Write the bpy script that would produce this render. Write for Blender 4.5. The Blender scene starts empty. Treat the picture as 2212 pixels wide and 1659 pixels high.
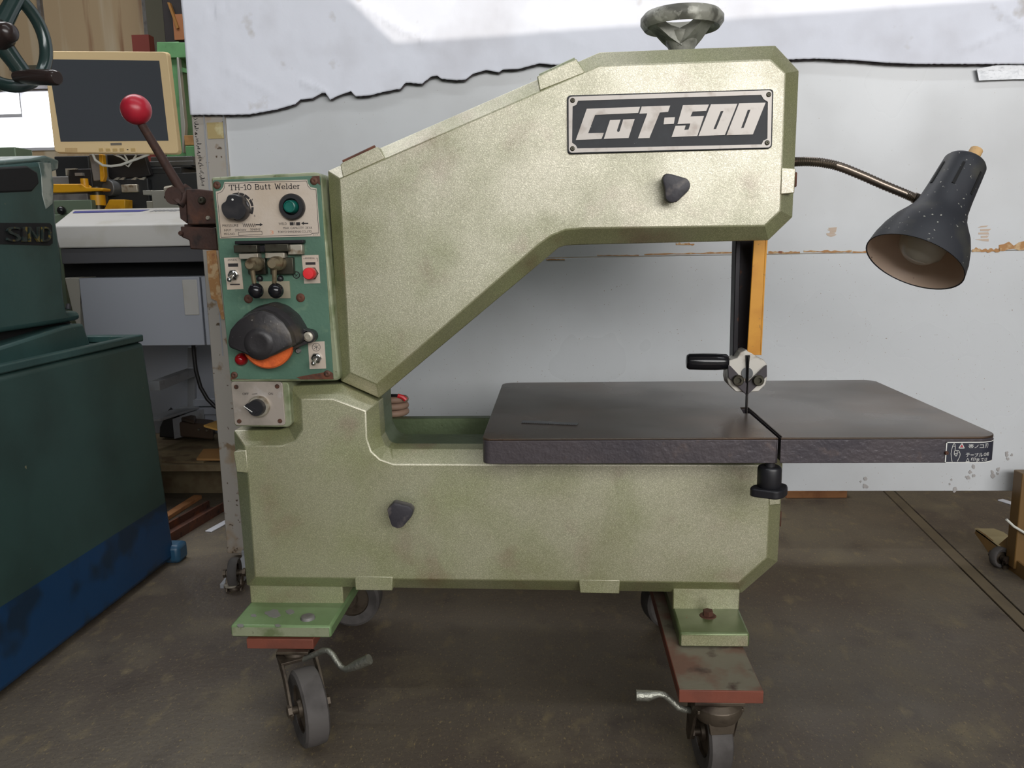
import bpy, bmesh, math, random
from math import sin, cos, tan, pi, radians, atan2, sqrt
from mathutils import Vector, Matrix, noise
from mathutils.geometry import tessellate_polygon
random.seed(4)
scn = bpy.context.scene
col = scn.collection
V = Vector

# ------------------------------------------------------------------ camera
F = 1750.0
pitch, yaw, roll, CAMH, CAMD = radians(10.0), radians(3.2), radians(1.0), 0.75, 1.2
FW = V((-sin(yaw)*cos(pitch), cos(yaw)*cos(pitch), -sin(pitch)))
R0 = V((cos(yaw), sin(yaw), 0)); U0 = R0.cross(FW)
IX = R0*cos(roll) - U0*sin(roll); IU = R0*sin(roll) + U0*cos(roll)
CAM = V((CAMD*tan(yaw), -CAMD, CAMH))
cd = bpy.data.cameras.new('camera'); cam = bpy.data.objects.new('camera', cd); col.objects.link(cam)
cd.sensor_fit = 'HORIZONTAL'; cd.sensor_width = 36; cd.lens = F/2212*36; cd.clip_start = .02; cd.clip_end = 100
cam.matrix_world = Matrix(((IX.x, IU.x, -FW.x, CAM.x), (IX.y, IU.y, -FW.y, CAM.y), (IX.z, IU.z, -FW.z, CAM.z), (0, 0, 0, 1)))
scn.camera = cam

# ------------------------------------------------------------------ world, lights, exposure
scn.view_settings.view_transform = 'Standard'; scn.view_settings.look = 'None'
scn.view_settings.gamma = 1; scn.view_settings.use_curve_mapping = False
scn.view_settings.exposure = 0.0
w = bpy.data.worlds.new('sky'); scn.world = w; w.use_nodes = True
w.node_tree.nodes['Background'].inputs[0].default_value = (.80, .90, 1, 1)
w.node_tree.nodes['Background'].inputs[1].default_value = 1.0

def area(name, loc, target, sx, sy, power, color):
    l = bpy.data.lights.new(name, 'AREA'); l.shape = 'RECTANGLE'; l.size = sx; l.size_y = sy; l.energy = power; l.color = color
    o = bpy.data.objects.new(name, l); col.objects.link(o); o.location = loc
    o.rotation_euler = (V(target)-V(loc)).to_track_quat('-Z', 'Y').to_euler(); return o
area('daylight_front', (.6, -4.1, 1.85), (.1, 0, .8), 7.4, 1.5, 278, (1, .985, .97))
area('daylight_skylight', (.6, -.9, 3.35), (.6, -.9, 0), 4.0, .16, 22, (.93, .97, 1))
area('daylight_window', (-2.6, 3.85, 1.4), (-1.2, 1.0, .9), 1.6, .9, 40, (.92, .97, 1))
area('fill_left_rear', (-1.6, 1.5, 3.4), (-1.6, 1.5, 0), 3.0, .8, 60, (.97, .98, 1))  # added fill light to brighten the left background
sl = bpy.data.lights.new('sun', 'SUN'); sl.energy = 1.5; sl.angle = .003; sl.color = (1, .93, .82)
so = bpy.data.objects.new('sun', sl); col.objects.link(so)
SUN = V((0, cos(radians(15)), -sin(radians(15)))); so.rotation_euler = SUN.to_track_quat('-Z', 'Y').to_euler()

# ------------------------------------------------------------------ picture point -> place in the world
def ray(x, y): return FW*F + IX*(x-1106) + IU*(829.5-y)
def P(x, y, Y):
    d = ray(x, y); return CAM + d*((Y-CAM.y)/d.y)
def PX(x, y, X):
    d = ray(x, y); return CAM + d*((X-CAM.x)/d.x)
def PZ(x, y, Z=0.0):
    d = ray(x, y); return CAM + d*((Z-CAM.z)/d.z)

# ------------------------------------------------------------------ materials
def lin(c):
    r = []
    for v in c[:3]:
        v = v/255.0; r.append(v/12.92 if v <= .04045 else ((v+.055)/1.055)**2.4)
    return (*r, 1)
MATS = {}
def M(name, c, rough=.5, metal=0.0, layers=(), bump=None, coat=0, spec=None, emit=None, rvar=None, hammer=None, trans=0, alpha=1):
    """layers: (scale, colour, lo, hi[, detail[, stretch]]) noise patches laid over the base colour"""
    m = bpy.data.materials.new(name); m.use_nodes = True; nt = m.node_tree; N = nt.nodes; L = nt.links
    b = N['Principled BSDF']; tc = N.new('ShaderNodeTexCoord')
    b.inputs['Roughness'].default_value = rough; b.inputs['Metallic'].default_value = metal
    if spec is not None: b.inputs['Specular IOR Level'].default_value = spec
    if coat: b.inputs['Coat Weight'].default_value = coat; b.inputs['Coat Roughness'].default_value = .15
    if trans: b.inputs['Transmission Weight'].default_value = trans
    if alpha < 1: b.inputs['Alpha'].default_value = alpha
    cur = None
    def mix(fac, colr):
        nonlocal cur
        x = N.new('ShaderNodeMix'); x.data_type = 'RGBA'; L.new(fac, x.inputs[0])
        if cur is None: x.inputs[6].default_value = lin(c)
        else: L.new(cur, x.inputs[6])
        x.inputs[7].default_value = lin(colr); cur = x.outputs[2]
    for l in layers:
        n = N.new('ShaderNodeTexNoise'); n.inputs['Scale'].default_value = l[0]
        n.inputs['Detail'].default_value = l[4] if len(l) > 4 else 4
        if len(l) > 5:
            mp = N.new('ShaderNodeMapping'); mp.inputs['Scale'].default_value = l[5]
            L.new(tc.outputs['Object'], mp.inputs[0]); L.new(mp.outputs[0], n.inputs['Vector'])
        else: L.new(tc.outputs['Object'], n.inputs['Vector'])
        r = N.new('ShaderNodeMapRange'); r.inputs[1].default_value = l[2]; r.inputs[2].default_value = l[3]
        L.new(n.outputs[0], r.inputs[0]); mix(r.outputs[0], l[1])
    if hammer:
        vo = N.new('ShaderNodeTexVoronoi'); vo.inputs['Scale'].default_value = hammer[0]; vo.feature = 'DISTANCE_TO_EDGE'
        nn = N.new('ShaderNodeTexNoise'); nn.inputs['Scale'].default_value = hammer[0]*.6
        ad = N.new('ShaderNodeMix'); ad.data_type = 'RGBA'; ad.inputs[0].default_value = .012
        L.new(tc.outputs['Object'], nn.inputs['Vector']); L.new(tc.outputs['Object'], ad.inputs[6]); L.new(nn.outputs['Color'], ad.inputs[7])
        L.new(ad.outputs[2], vo.inputs['Vector'])
        r = N.new('ShaderNodeMapRange'); r.inputs[1].default_value = .02; r.inputs[2].default_value = .26; r.inputs[3].default_value = hammer[1]; r.inputs[4].default_value = 0
        L.new(vo.outputs[0], r.inputs[0]); mix(r.outputs[0], hammer[2])
        bp = N.new('ShaderNodeBump'); bp.inputs['Strength'].default_value = hammer[3]; bp.inputs['Distance'].default_value = .002
        L.new(vo.outputs[0], bp.inputs['Height']); L.new(bp.outputs[0], b.inputs['Normal'])
    if cur is not None: L.new(cur, b.inputs['Base Color'])
    else: b.inputs['Base Color'].default_value = lin(c)
    if bump:
        n = N.new('ShaderNodeTexNoise'); n.inputs['Scale'].default_value = bump[0]; n.inputs['Detail'].default_value = 5
        L.new(tc.outputs['Object'], n.inputs['Vector'])
        bp = N.new('ShaderNodeBump'); bp.inputs['Strength'].default_value = bump[1]; bp.inputs['Distance'].default_value = bump[2] if len(bump) > 2 else .003
        L.new(n.outputs[0], bp.inputs['Height']); L.new(bp.outputs[0], b.inputs['Normal'])
    if rvar:
        n = N.new('ShaderNodeTexNoise'); n.inputs['Scale'].default_value = rvar[0]; n.inputs['Detail'].default_value = 3
        L.new(tc.outputs['Object'], n.inputs['Vector'])
        r = N.new('ShaderNodeMapRange'); r.inputs[1].default_value = .35; r.inputs[2].default_value = .65; r.inputs[3].default_value = rvar[1]; r.inputs[4].default_value = rvar[2]
        L.new(n.outputs[0], r.inputs[0]); L.new(r.outputs[0], b.inputs['Roughness'])
    if emit:
        b.inputs['Emission Color'].default_value = lin(emit[0]); b.inputs['Emission Strength'].default_value = emit[1]
    MATS[name] = m; return m

HAM = M('hammertone_pale_green', (152, 159, 112), .55, 0, [(5, (130, 134, 84), .44, .64, 7), (13, (122, 102, 62), .58, .72, 8), (420, (84, 76, 54), .68, .73, 2)],
        hammer=(330, .6, (100, 100, 70), .10), spec=.25)
def flakes(m, colr, rough, fmin, fmax):
    """a pale aluminium-flake lobe over the lacquer, thinner in the creases and under old stains"""
    nt = m.node_tree; N = nt.nodes; L = nt.links; b = N['Principled BSDF']; out = N['Material Output']
    g_ = N.new('ShaderNodeBsdfPrincipled'); g_.inputs['Base Color'].default_value = lin(colr); g_.inputs['Metallic'].default_value = 1; g_.inputs['Roughness'].default_value = rough
    vo = next(n for n in N if n.type == 'TEX_VORONOI'); bp = next(n for n in N if n.type == 'BUMP'); L.new(bp.outputs[0], g_.inputs['Normal'])
    r = N.new('ShaderNodeMapRange'); r.inputs[1].default_value = .0; r.inputs[2].default_value = .22; r.inputs[3].default_value = fmin; r.inputs[4].default_value = fmax
    L.new(vo.outputs[0], r.inputs[0])
    st = N.new('ShaderNodeTexNoise'); st.inputs['Scale'].default_value = 9; st.inputs['Detail'].default_value = 6
    tc = next(n for n in N if n.type == 'TEX_COORD'); L.new(tc.outputs['Object'], st.inputs['Vector'])
    r2 = N.new('ShaderNodeMapRange'); r2.inputs[1].default_value = .42; r2.inputs[2].default_value = .68; r2.inputs[3].default_value = 1; r2.inputs[4].default_value = .5
    L.new(st.outputs[0], r2.inputs[0]); mu = N.new('ShaderNodeMath'); mu.operation = 'MULTIPLY'; L.new(r.outputs[0], mu.inputs[0]); L.new(r2.outputs[0], mu.inputs[1])
    mx_ = N.new('ShaderNodeMixShader'); L.new(mu.outputs[0], mx_.inputs[0]); L.new(b.outputs[0], mx_.inputs[1]); L.new(g_.outputs[0], mx_.inputs[2]); L.new(mx_.outputs[0], out.inputs['Surface'])
flakes(HAM, (243, 236, 222), .46, .32, .58)
FRAMEP = M('frame_green_paint', (98, 112, 82), .42, .25, [(14, (80, 92, 64), .45, .7), (90, (66, 66, 46), .66, .74)], bump=(140, .2))
RIM = M('worn_pale_green_paint', (148, 154, 126), .45, .2, [(30, (110, 122, 86), .5, .65), (120, (70, 60, 46), .68, .74)], bump=(200, .15))
PANEL = M('teal_green_paint', (86, 120, 102), .45, .05, [(11, (74, 106, 90), .45, .65), (60, (104, 134, 112), .6, .75), (9, (92, 58, 44), .70, .76, 6)], bump=(200, .12))
PLATE = M('aluminium_label', (205, 192, 178), .42, .25, [(12, (190, 172, 150), .5, .75)], bump=(300, .05))
SWPL = M('aluminium_switch_plate', (190, 180, 170), .38, .45, [(16, (160, 152, 142), .5, .66), (30, (205, 200, 196), .6, .7)])
INK = M('black_print', (38, 34, 36), .5)
INKR = M('faded_orange_print', (216, 150, 116), .5)
WHITE = M('white_print', (225, 225, 220), .5)
REDP = M('red_print', (190, 60, 70), .5)
BLACKPL = M('black_plastic', (34, 34, 38), .38, 0, [(30, (52, 50, 52), .55, .7)])
KNOB = M('worn_black_knob', (54, 52, 58), .5, 0, [(45, (98, 92, 90), .56, .7)], bump=(120, .15))
BALLB = M('black_ball_gloss', (24, 24, 28), .18)
BALLR = M('red_ball_plastic', (176, 34, 52), .34, 0, [(20, (140, 30, 44), .5, .7)])
REDB = M('red_button_plastic', (222, 46, 52), .4)
REDL = M('red_lens', (140, 14, 22), .15)
GREENB = M('green_button_plastic', (20, 98, 88), .3)
STEEL = M('worn_steel', (176, 170, 156), .4, .45, [(60, (128, 112, 90), .55, .7)])
CHROME = M('chrome', (190, 190, 188), .15, 1)
CLST = M('oily_clamp_steel', (142, 130, 106), .38, .6, [(60, (88, 72, 52), .52, .68)])
DSTEEL = M('dark_oily_steel', (74, 72, 62), .38, .7, [(50, (52, 44, 36), .5, .7)])
BLKST = M('blackened_steel', (40, 38, 42), .4, .5, [(60, (92, 58, 40), .64, .72)])
RUST = M('rusty_brown_iron', (88, 56, 44), .7, .15, [(30, (122, 70, 44), .5, .7), (60, (54, 38, 34), .55, .7)], bump=(120, .3))
RUSTD = M('dark_rusty_shear_iron', (66, 46, 40), .7, .15, [(30, (92, 58, 42), .5, .7), (60, (42, 32, 30), .52, .68)], bump=(120, .3))
RUSTS = M('rusty_screw', (96, 64, 50), .6, .3, [(150, (60, 44, 38), .5, .65)])
ORANGE = M('orange_grinding_wheel', (222, 104, 46), .8, 0, [(70, (196, 86, 40), .5, .7)], bump=(400, .3))
GRGUARD = M('black_guard_paint', (46, 44, 46), .4, .1, [(26, (74, 66, 56), .56, .72), (160, (120, 116, 110), .7, .73)], bump=(140, .12))
TABLE = M('dark_cast_iron_table', (86, 77, 70), .32, .55, [(5, (96, 78, 64), .42, .62, 3), (9, (70, 62, 56), .55, .7, 3)], rvar=(3.2, .22, .40))
TABSIDE = M('rough_cast_iron_side', (86, 80, 84), .36, .35, [(14, (76, 72, 78), .5, .7), (40, (104, 92, 90), .62, .74)], bump=(130, .55, .0022))
BLADE = M('saw_blade_steel', (70, 66, 64), .35, .8)
YELLOW = M('yellow_guard_paint', (212, 150, 48), .5, .05, [(22, (196, 132, 36), .45, .65), (70, (140, 98, 44), .63, .72)])
NPBLK = M('nameplate_black', (26, 29, 35), .55, 0, [(30, (36, 40, 46), .5, .7), (260, (200, 198, 190), .75, .76)])
NPSIL = M('nameplate_aluminium', (186, 180, 174), .45, .3, [(40, (160, 150, 142), .54, .7)])
CASTG = M('cast_iron_wheel', (150, 150, 140), .5, .1, [(26, (92, 92, 84), .48, .6), (44, (190, 190, 180), .6, .68)], bump=(90, .4))
FOOTG = M('foot_green_paint', (116, 142, 98), .42, .1, [(11, (102, 126, 82), .45, .65), (26, (112, 108, 100), .685, .70, 3)], bump=(120, .12))
REDOX = M('red_oxide_steel', (124, 68, 52), .65, .1, [(14, (104, 60, 48), .45, .65)], bump=(90, .2))
REDOXTOP = M('dusty_red_oxide_steel', (112, 84, 70), .7, .1, [(12, (118, 112, 96), .46, .58), (28, (74, 58, 50), .58, .7)], bump=(90, .3))
RUBBER = M('dusty_rubber', (86, 82, 80), .75, 0, [(20, (64, 60, 58), .45, .65)], bump=(90, .15))
CASTM = M('grimy_caster_steel', (92, 82, 70), .5, .55, [(30, (60, 50, 42), .48, .65)], bump=(70, .3))
ZINC = M('zinc_lever', (150, 150, 140), .4, .8, bump=(220, .5))
GREYFR = M('grey_frame_paint', (150, 152, 156), .5, 0, [(20, (132, 132, 130), .55, .7)])
POSTP = M('grimy_post_paint', (164, 158, 150), .55, 0, [(13, (154, 134, 108), .52, .66, 6), (30, (128, 108, 84), .60, .68, 6), (70, (84, 68, 52), .67, .71, 4)])
BOARD = M('white_board_sheet', (206, 209, 212), .3, 0, [(3, (196, 198, 200), .45, .65), (320, (140, 120, 102), .765, .78, 1)], bump=(2.5, .25, .01), rvar=(3, .26, .36))
CLOTH = M('white_sheet_cloth', (234, 237, 248), .85, 0, [(5, (216, 217, 226), .5, .7), (14, (206, 204, 206), .66, .76)], bump=(9, .4, .008))
TEARW = M('torn_paper_back', (120, 112, 112), .9)
TAPEB = M('brown_tape_residue', (176, 130, 82), .7, 0, [(60, (200, 170, 130), .5, .6), (40, (140, 86, 60), .6, .7)])
CLEART = M('shiny_clear_tape', (214, 217, 222), .12, 0, [(30, (190, 194, 200), .5, .6)], bump=(26, .7, .006))
TEAL = M('dark_teal_machine_paint', (52, 80, 78), .38, 0, [(6, (44, 68, 66), .42, .66), (70, (120, 116, 92), .77, .78, 2)], bump=(60, .15))
TEALW = M('worn_lit_teal_paint', (92, 110, 106), .4, .1, [(24, (160, 166, 158), .48, .62)], bump=(50, .3))
DARK = M('dark_recess', (16, 16, 18), .8)
LETTER = M('grimy_cast_letters', (40, 52, 50), .45, .1, [(70, (110, 96, 44), .54, .62), (50, (26, 26, 26), .5, .6)])
HWHEEL = M('dark_green_enamel', (40, 58, 56), .2, .1, coat=.4)
HANDLEB = M('dark_brown_bakelite', (48, 38, 36), .25)
BEIGE = M('aged_beige_plastic', (242, 214, 164), .5)
SCREEN = M('monitor_glass_dark', (76, 80, 86), .35)
BUTTN = M('aged_button', (206, 176, 120), .5)
PRWHITE = M('off_white_casing', (198, 196, 192), .5, 0, [(7, (180, 176, 164), .56, .75)])
PRGREY = M('grey_casing_band', (92, 92, 96), .5)
PRPANEL = M('blue_grey_casing', (172, 176, 186), .45)
PRSIDE = M('cream_casing', (170, 166, 156), .5)
BLUE = M('blue_stripe', (70, 74, 140), .5)
CABLEW = M('white_cable', (205, 205, 196), .5)
CABLEB = M('black_cable', (26, 26, 28), .45)
YELARM = M('yellow_enamel', (214, 156, 24), .4, 0, [(20, (190, 132, 20), .55, .7)])
GREYM = M('grey_machine_paint', (126, 124, 122), .5, .1, [(20, (104, 100, 98), .5, .65)])
GRBAR = M('ground_steel_bar', (104, 106, 108), .42, .45)
DKBAR = M('dark_steel_bar', (52, 54, 56), .45, .35)
BLKBOX = M('black_box_plastic', (26, 24, 26), .5)
ALU = M('bare_aluminium', (184, 182, 172), .38, .55)
PALEGR = M('pale_green_casting', (108, 124, 104), .5, .1)
RACKG = M('bright_green_enamel', (98, 146, 98), .45, 0, [(12, (82, 126, 82), .5, .7), (60, (50, 60, 40), .72, .75)])
WALLB = M('beige_stained_wall', (178, 156, 124), .8, 0, [(1.6, (196, 184, 160), .48, .6, 4, (4, 1, .25)), (2.6, (138, 102, 76), .6, .72, 5, (4, 1, .3))])
WALLO = M('dark_olive_pillar', (84, 82, 68), .8)
WALLG = M('hall_wall_grey', (120, 118, 112), .8)
WBEAM = M('grey_beam', (126, 122, 126), .7)
DAY = M('bright_daylight_pane', (255, 255, 255), .5, emit=((250, 252, 255), 3.0))
WFRAME = M('white_sash', (205, 206, 212), .5)
REDBOX = M('brick_red_board', (120, 52, 42), .7)
CARD = M('brown_cardboard', (172, 128, 78), .8, 0, [(20, (150, 110, 66), .5, .65)])
CARDD = M('dirty_cardboard', (120, 104, 76), .85, 0, [(20, (94, 76, 54), .5, .65)])
TOOLB = M('brown_tool_casing', (84, 68, 56), .5)
CONC = M('worn_concrete', (100, 92, 80), .5, 0, [(1.7, (84, 74, 66), .40, .64, 6), (5, (116, 106, 86), .54, .74, 7), (9, (76, 68, 62), .56, .74, 8), (30, (120, 108, 84), .58, .76, 8, (1, .5, 1)),
         (260, (136, 120, 88), .60, .72, 5, (1, .4, 1)), (300, (66, 58, 52), .60, .72, 3), (520, (164, 148, 112), .68, .74, 2, (1, .5, 1))], bump=(90, .35), rvar=(5, .40, .62))
CONCJ = M('joint_concrete', (104, 92, 72), .7, 0, [(8, (84, 74, 60), .45, .65)], bump=(40, .3))
UNSEENW = M('unseen_wall_pale', (196, 198, 196), .6)
CEIL = M('hall_ceiling', (110, 110, 108), .8)
LAMPK = M('speckled_black_lamp', (46, 48, 54), .5, .1, [(180, (170, 170, 160), .69, .73, 2), (16, (66, 66, 62), .55, .7)])
LAMPI = M('beige_lamp_inside', (214, 190, 170), .5, 0, [(140, (90, 70, 60), .72, .74)])
GOOSE = M('gooseneck_steel', (130, 120, 110), .3, .9)
BULB = M('frosted_bulb', (190, 186, 172), .2)
PORC = M('tan_socket_end', (206, 168, 116), .6, 0, [(60, (150, 110, 66), .55, .65)])
WOOD = M('orange_wood_bar', (178, 124, 80), .7, 0, [(20, (156, 104, 66), .5, .65)])
LEGBR = M('olive_brown_enamel', (112, 84, 44), .45, 0, [(10, (96, 74, 40), .5, .65)])
LEGTOP = M('dusty_enamel', (160, 146, 110), .6)
# two-tone paint on the machine base: teal above, blue near the floor
TWO = M('teal_and_blue_base_paint', (48, 72, 68), .4, 0, [(6, (42, 62, 58), .42, .66), (70, (120, 116, 92), .77, .78, 2)], bump=(40, .12))
nt = TWO.node_tree; nb = nt.nodes['Principled BSDF']; src = nb.inputs['Base Color'].links[0].from_socket
tcn = nt.nodes.new('ShaderNodeTexCoord'); sx = nt.nodes.new('ShaderNodeSeparateXYZ'); cmp_ = nt.nodes.new('ShaderNodeMath'); cmp_.operation = 'LESS_THAN'
cmp_.inputs[1].default_value = .16; BAND = cmp_
nt.links.new(tcn.outputs['Object'], sx.inputs[0]); nt.links.new(sx.outputs[2], cmp_.inputs[0])
nz = nt.nodes.new('ShaderNodeTexNoise'); nz.inputs['Scale'].default_value = 12; nt.links.new(tcn.outputs['Object'], nz.inputs['Vector'])
bl = nt.nodes.new('ShaderNodeMix'); bl.data_type = 'RGBA'; bl.inputs[6].default_value = lin((18, 56, 92)); bl.inputs[7].default_value = lin((20, 42, 62))
mrr = nt.nodes.new('ShaderNodeMapRange'); mrr.inputs[1].default_value = .5; mrr.inputs[2].default_value = .62; nt.links.new(nz.outputs[0], mrr.inputs[0]); nt.links.new(mrr.outputs[0], bl.inputs[0])
mx = nt.nodes.new('ShaderNodeMix'); mx.data_type = 'RGBA'; nt.links.new(cmp_.outputs[0], mx.inputs[0]); nt.links.new(src, mx.inputs[6]); nt.links.new(bl.outputs[2], mx.inputs[7])
nt.links.new(mx.outputs[2], nb.inputs['Base Color'])

# ------------------------------------------------------------------ object helpers
def tag(o, label=None, cat=None, group=None, kind=None):
    if label: o['label'] = label
    if cat: o['category'] = cat
    if group: o['group'] = group
    if kind: o['kind'] = kind
    return o
def thing(name, loc, label, cat, group=None):
    o = bpy.data.objects.new(name, None); o.empty_display_size = .05; o.location = loc; col.objects.link(o)
    return tag(o, label, cat, group)
def root_loc(o):
    while o.parent: o = o.parent
    return V(o.location)
def frame_of(axis):
    a = V(axis).normalized(); t = V((0, 0, 1)) if abs(a.z) < .9 else V((1, 0, 0))
    u = t.cross(a).normalized(); return a, u, a.cross(u)
class MB:
    def __init__(s): s.bm = bmesh.new()
    def loft(s, rings, caps=True):
        R = [[s.bm.verts.new(p) for p in r] for r in rings]; n = len(R[0])
        for a, b in zip(R, R[1:]):
            for i in range(n):
                try: s.bm.faces.new((a[i], a[(i+1) % n], b[(i+1) % n], b[i]))
                except ValueError: pass
        if caps:
            for r in (R[0], R[-1]):
                try: s.bm.faces.new(r)
                except ValueError: pass
        return s
    def prism(s, pts, vec):
        v = V(vec); return s.loft([[V(p) for p in pts], [V(p)+v for p in pts]])
    def pxprism(s, pts, Y0, Y1):
        a = [P(x, y, Y0) for x, y in pts]; return s.prism(a, (0, Y1-Y0, 0))
    def holed(s, outer, holes, vec):
        v = V(vec); loops = [[V(p) for p in outer]] + [[V(p) for p in h] for h in holes]
        flat = [p for l in loops for p in l]
        f = [s.bm.verts.new(p) for p in flat]; b = [s.bm.verts.new(p+v) for p in flat]
        for t in tessellate_polygon(loops):
            try: s.bm.faces.new([f[i] for i in t]); s.bm.faces.new([b[i] for i in t])
            except ValueError: pass
        k = 0
        for l in loops:
            n = len(l)
            for i in range(n):
                i0, i1 = k+i, k+(i+1) % n
                s.bm.faces.new((f[i0], f[i1], b[i1], b[i0]))
            k += n
        return s
    def box(s, a, b):
        x0, y0, z0 = a; x1, y1, z1 = b
        return s.prism([(x0, y0, z0), (x1, y0, z0), (x1, y0, z1), (x0, y0, z1)], (0, y1-y0, 0))
    def pxbox(s, x0, y0, x1, y1, Y0, Y1):
        a = P(x0, y1, Y0); b = P(x1, y0, Y0); return s.box((a.x, Y0, a.z), (b.x, Y1, b.z))
    def hull8(s, lo, hi):
        return s.loft([lo, hi])
    def cyl(s, p0, p1, r0, r1=None, seg=20):
        r1 = r0 if r1 is None else r1; p0 = V(p0); p1 = V(p1); a, u, v = frame_of(p1-p0)
        return s.loft([[p+(u*cos(2*pi*i/seg)+v*sin(2*pi*i/seg))*r for i in range(seg)] for p, r in ((p0, r0), (p1, r1))])
    def lathe(s, prof, o, axis, seg=28, caps=True):
        o = V(o); a, u, v = frame_of(axis)
        return s.loft([[o+a*h+(u*cos(2*pi*i/seg)+v*sin(2*pi*i/seg))*max(r, 1e-5) for i in range(seg)] for r, h in prof], caps)
    def tube(s, path, r, seg=10, radii=None):
        path = [V(p) for p in path]; rings = []; pu = None
        for i, p in enumerate(path):
            d = (path[min(i+1, len(path)-1)]-path[max(i-1, 0)]).normalized()
            if pu is None: _, pu, _ = frame_of(d)
            pu = (pu - d*pu.dot(d)).normalized(); pv = d.cross(pu); rr = radii[i] if radii else r
            rings.append([p+(pu*cos(2*pi*k/seg)+pv*sin(2*pi*k/seg))*rr for k in range(seg)])
        return s.loft(rings)
    def torus(s, c, axis, R, r, seg=40, rs=12):
        c = V(c); a, u, v = frame_of(axis); rings = []
        for i in range(seg):
            t = 2*pi*i/seg; d = u*cos(t)+v*sin(t)
            rings.append([c+d*(R+r*cos(2*pi*k/rs))+a*(r*sin(2*pi*k/rs)) for k in range(rs)])
        return s.loft(rings+[rings[0]], False)
    def sphere(s, c, r, seg=24, rings=14):
        return s.lathe([(r*sin(pi*i/rings), -r*cos(pi*i/rings)) for i in range(rings+1)], c, (0, 0, 1), seg)
    def build(s, name, m, parent=None, label=None, bevel=0, smooth=40, segs=2):
        bm = s.bm; bmesh.ops.remove_doubles(bm, verts=bm.verts, dist=1e-6)
        bmesh.ops.recalc_face_normals(bm, faces=bm.faces)
        if parent is not None: bmesh.ops.translate(bm, verts=bm.verts, vec=-root_loc(parent))
        me = bpy.data.meshes.new(name); bm.to_mesh(me); bm.free()
        me.materials.append(m); o = bpy.data.objects.new(name, me); col.objects.link(o)
        if smooth:
            for p in me.polygons: p.use_smooth = True
            me.set_sharp_from_angle(angle=radians(smooth))
        if parent is not None: o.parent = parent
        if label: o['label'] = label
        if bevel:
            b = o.modifiers.new('bevel', 'BEVEL'); b.width = bevel; b.segments = segs; b.limit_method = 'ANGLE'; b.angle_limit = radians(35)
            b.use_clamp_overlap = True
            if smooth: b.harden_normals = False
        return o
def rounded(pts, r, seg=5):
    """round the corners of a polygon given as 2-D points; r number or list"""
    out = []; n = len(pts)
    for i in range(n):
        p = V((*pts[i][:2], 0)); a = V((*pts[i-1][:2], 0)); b = V((*pts[(i+1) % n][:2], 0)); rr = r[i] if isinstance(r, (list, tuple)) else r
        if rr <= 0: out.append((p.x, p.y)); continue
        da = (a-p); db = (b-p); k = min(rr, da.length*.49, db.length*.49); A = p+da.normalized()*k; B = p+db.normalized()*k
        for j in range(seg+1):
            t = j/seg; q = A*(1-t)**2 + p*2*t*(1-t) + B*t*t; out.append((q.x, q.y))
    return out
def text(mb, s, x0, yb, x1, hpx, Y, depth=.0002, shear=0):
    """block letters on the upright plane Y, fitted between picture columns x0..x1 on the base line yb"""
    cu = bpy.data.curves.new('t', 'FONT'); cu.body = s; cu.resolution_u = 3; cu.shear = shear
    ob = bpy.data.objects.new('t', cu); col.objects.link(ob)
    me = bpy.data.meshes.new_from_object(ob.evaluated_get(bpy.context.evaluated_depsgraph_get()))
    bpy.data.objects.remove(ob); bpy.data.curves.remove(cu)
    return me, s
def add_text(mb, s, x0, yb, x1, hpx, Y, mapper=None, base=False):
    me, _ = text(mb, s, x0, yb, x1, hpx, Y)
    if not me.vertices: return
    xs = [v.co.x for v in me.vertices]; ys = [v.co.y for v in me.vertices]
    mnx, mxx, mny, mxy = min(xs), max(xs), min(ys), max(ys)
    a = P(x0, yb, Y); wd = P(x1, yb, Y).x-a.x; h = P(x0, yb-hpx, Y).z-a.z
    vs = []
    for v in me.vertices:
        u = (v.co.x-mnx)/(mxx-mnx)*wd; q = (v.co.y-mny)/(mxy-mny)*h
        vs.append(mb.bm.verts.new(mapper(a.x+u, a.z+q) if mapper else (a.x+u, Y, a.z+q)))
    for p in me.polygons:
        try: mb.bm.faces.new([vs[i] for i in p.vertices])
        except ValueError: pass
    bpy.data.meshes.remove(me)
def rect(mb, x0, y0, x1, y1, Y, t=.0002): mb.pxbox(x0, y0, x1, y1, Y, Y+t)
def stroke(mb, pts, wpx, Y, closed=False):
    """flat painted line through picture points"""
    q = [P(x, y, Y) for x, y in pts]; h = wpx/1450/2
    if closed: q.append(q[0])
    for a, b in zip(q, q[1:]):
        d = (b-a).normalized(); n = V((-d.z, 0, d.x))*h; e = d*h*.6
        mb.bm.faces.new([mb.bm.verts.new(v) for v in (a-e-n, b+e-n, b+e+n, a-e+n)])
def ring_px(cx, cy, r, n=24, a0=0, a1=360):
    return [(cx+r*cos(radians(a0+(a1-a0)*i/n)), cy-r*sin(radians(a0+(a1-a0)*i/n))) for i in range(n+(0 if a1-a0 == 360 else 1))]
PXM = 1/1458.0           # metres per picture pixel on the front of the saw

# ================================================================== the setting
fl = MB()
fl.box((-6, -5, -.06), (6, 6, -.012)); FLOOR = fl.build('floor', DARK); tag(FLOOR, kind='structure', label=None)
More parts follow.
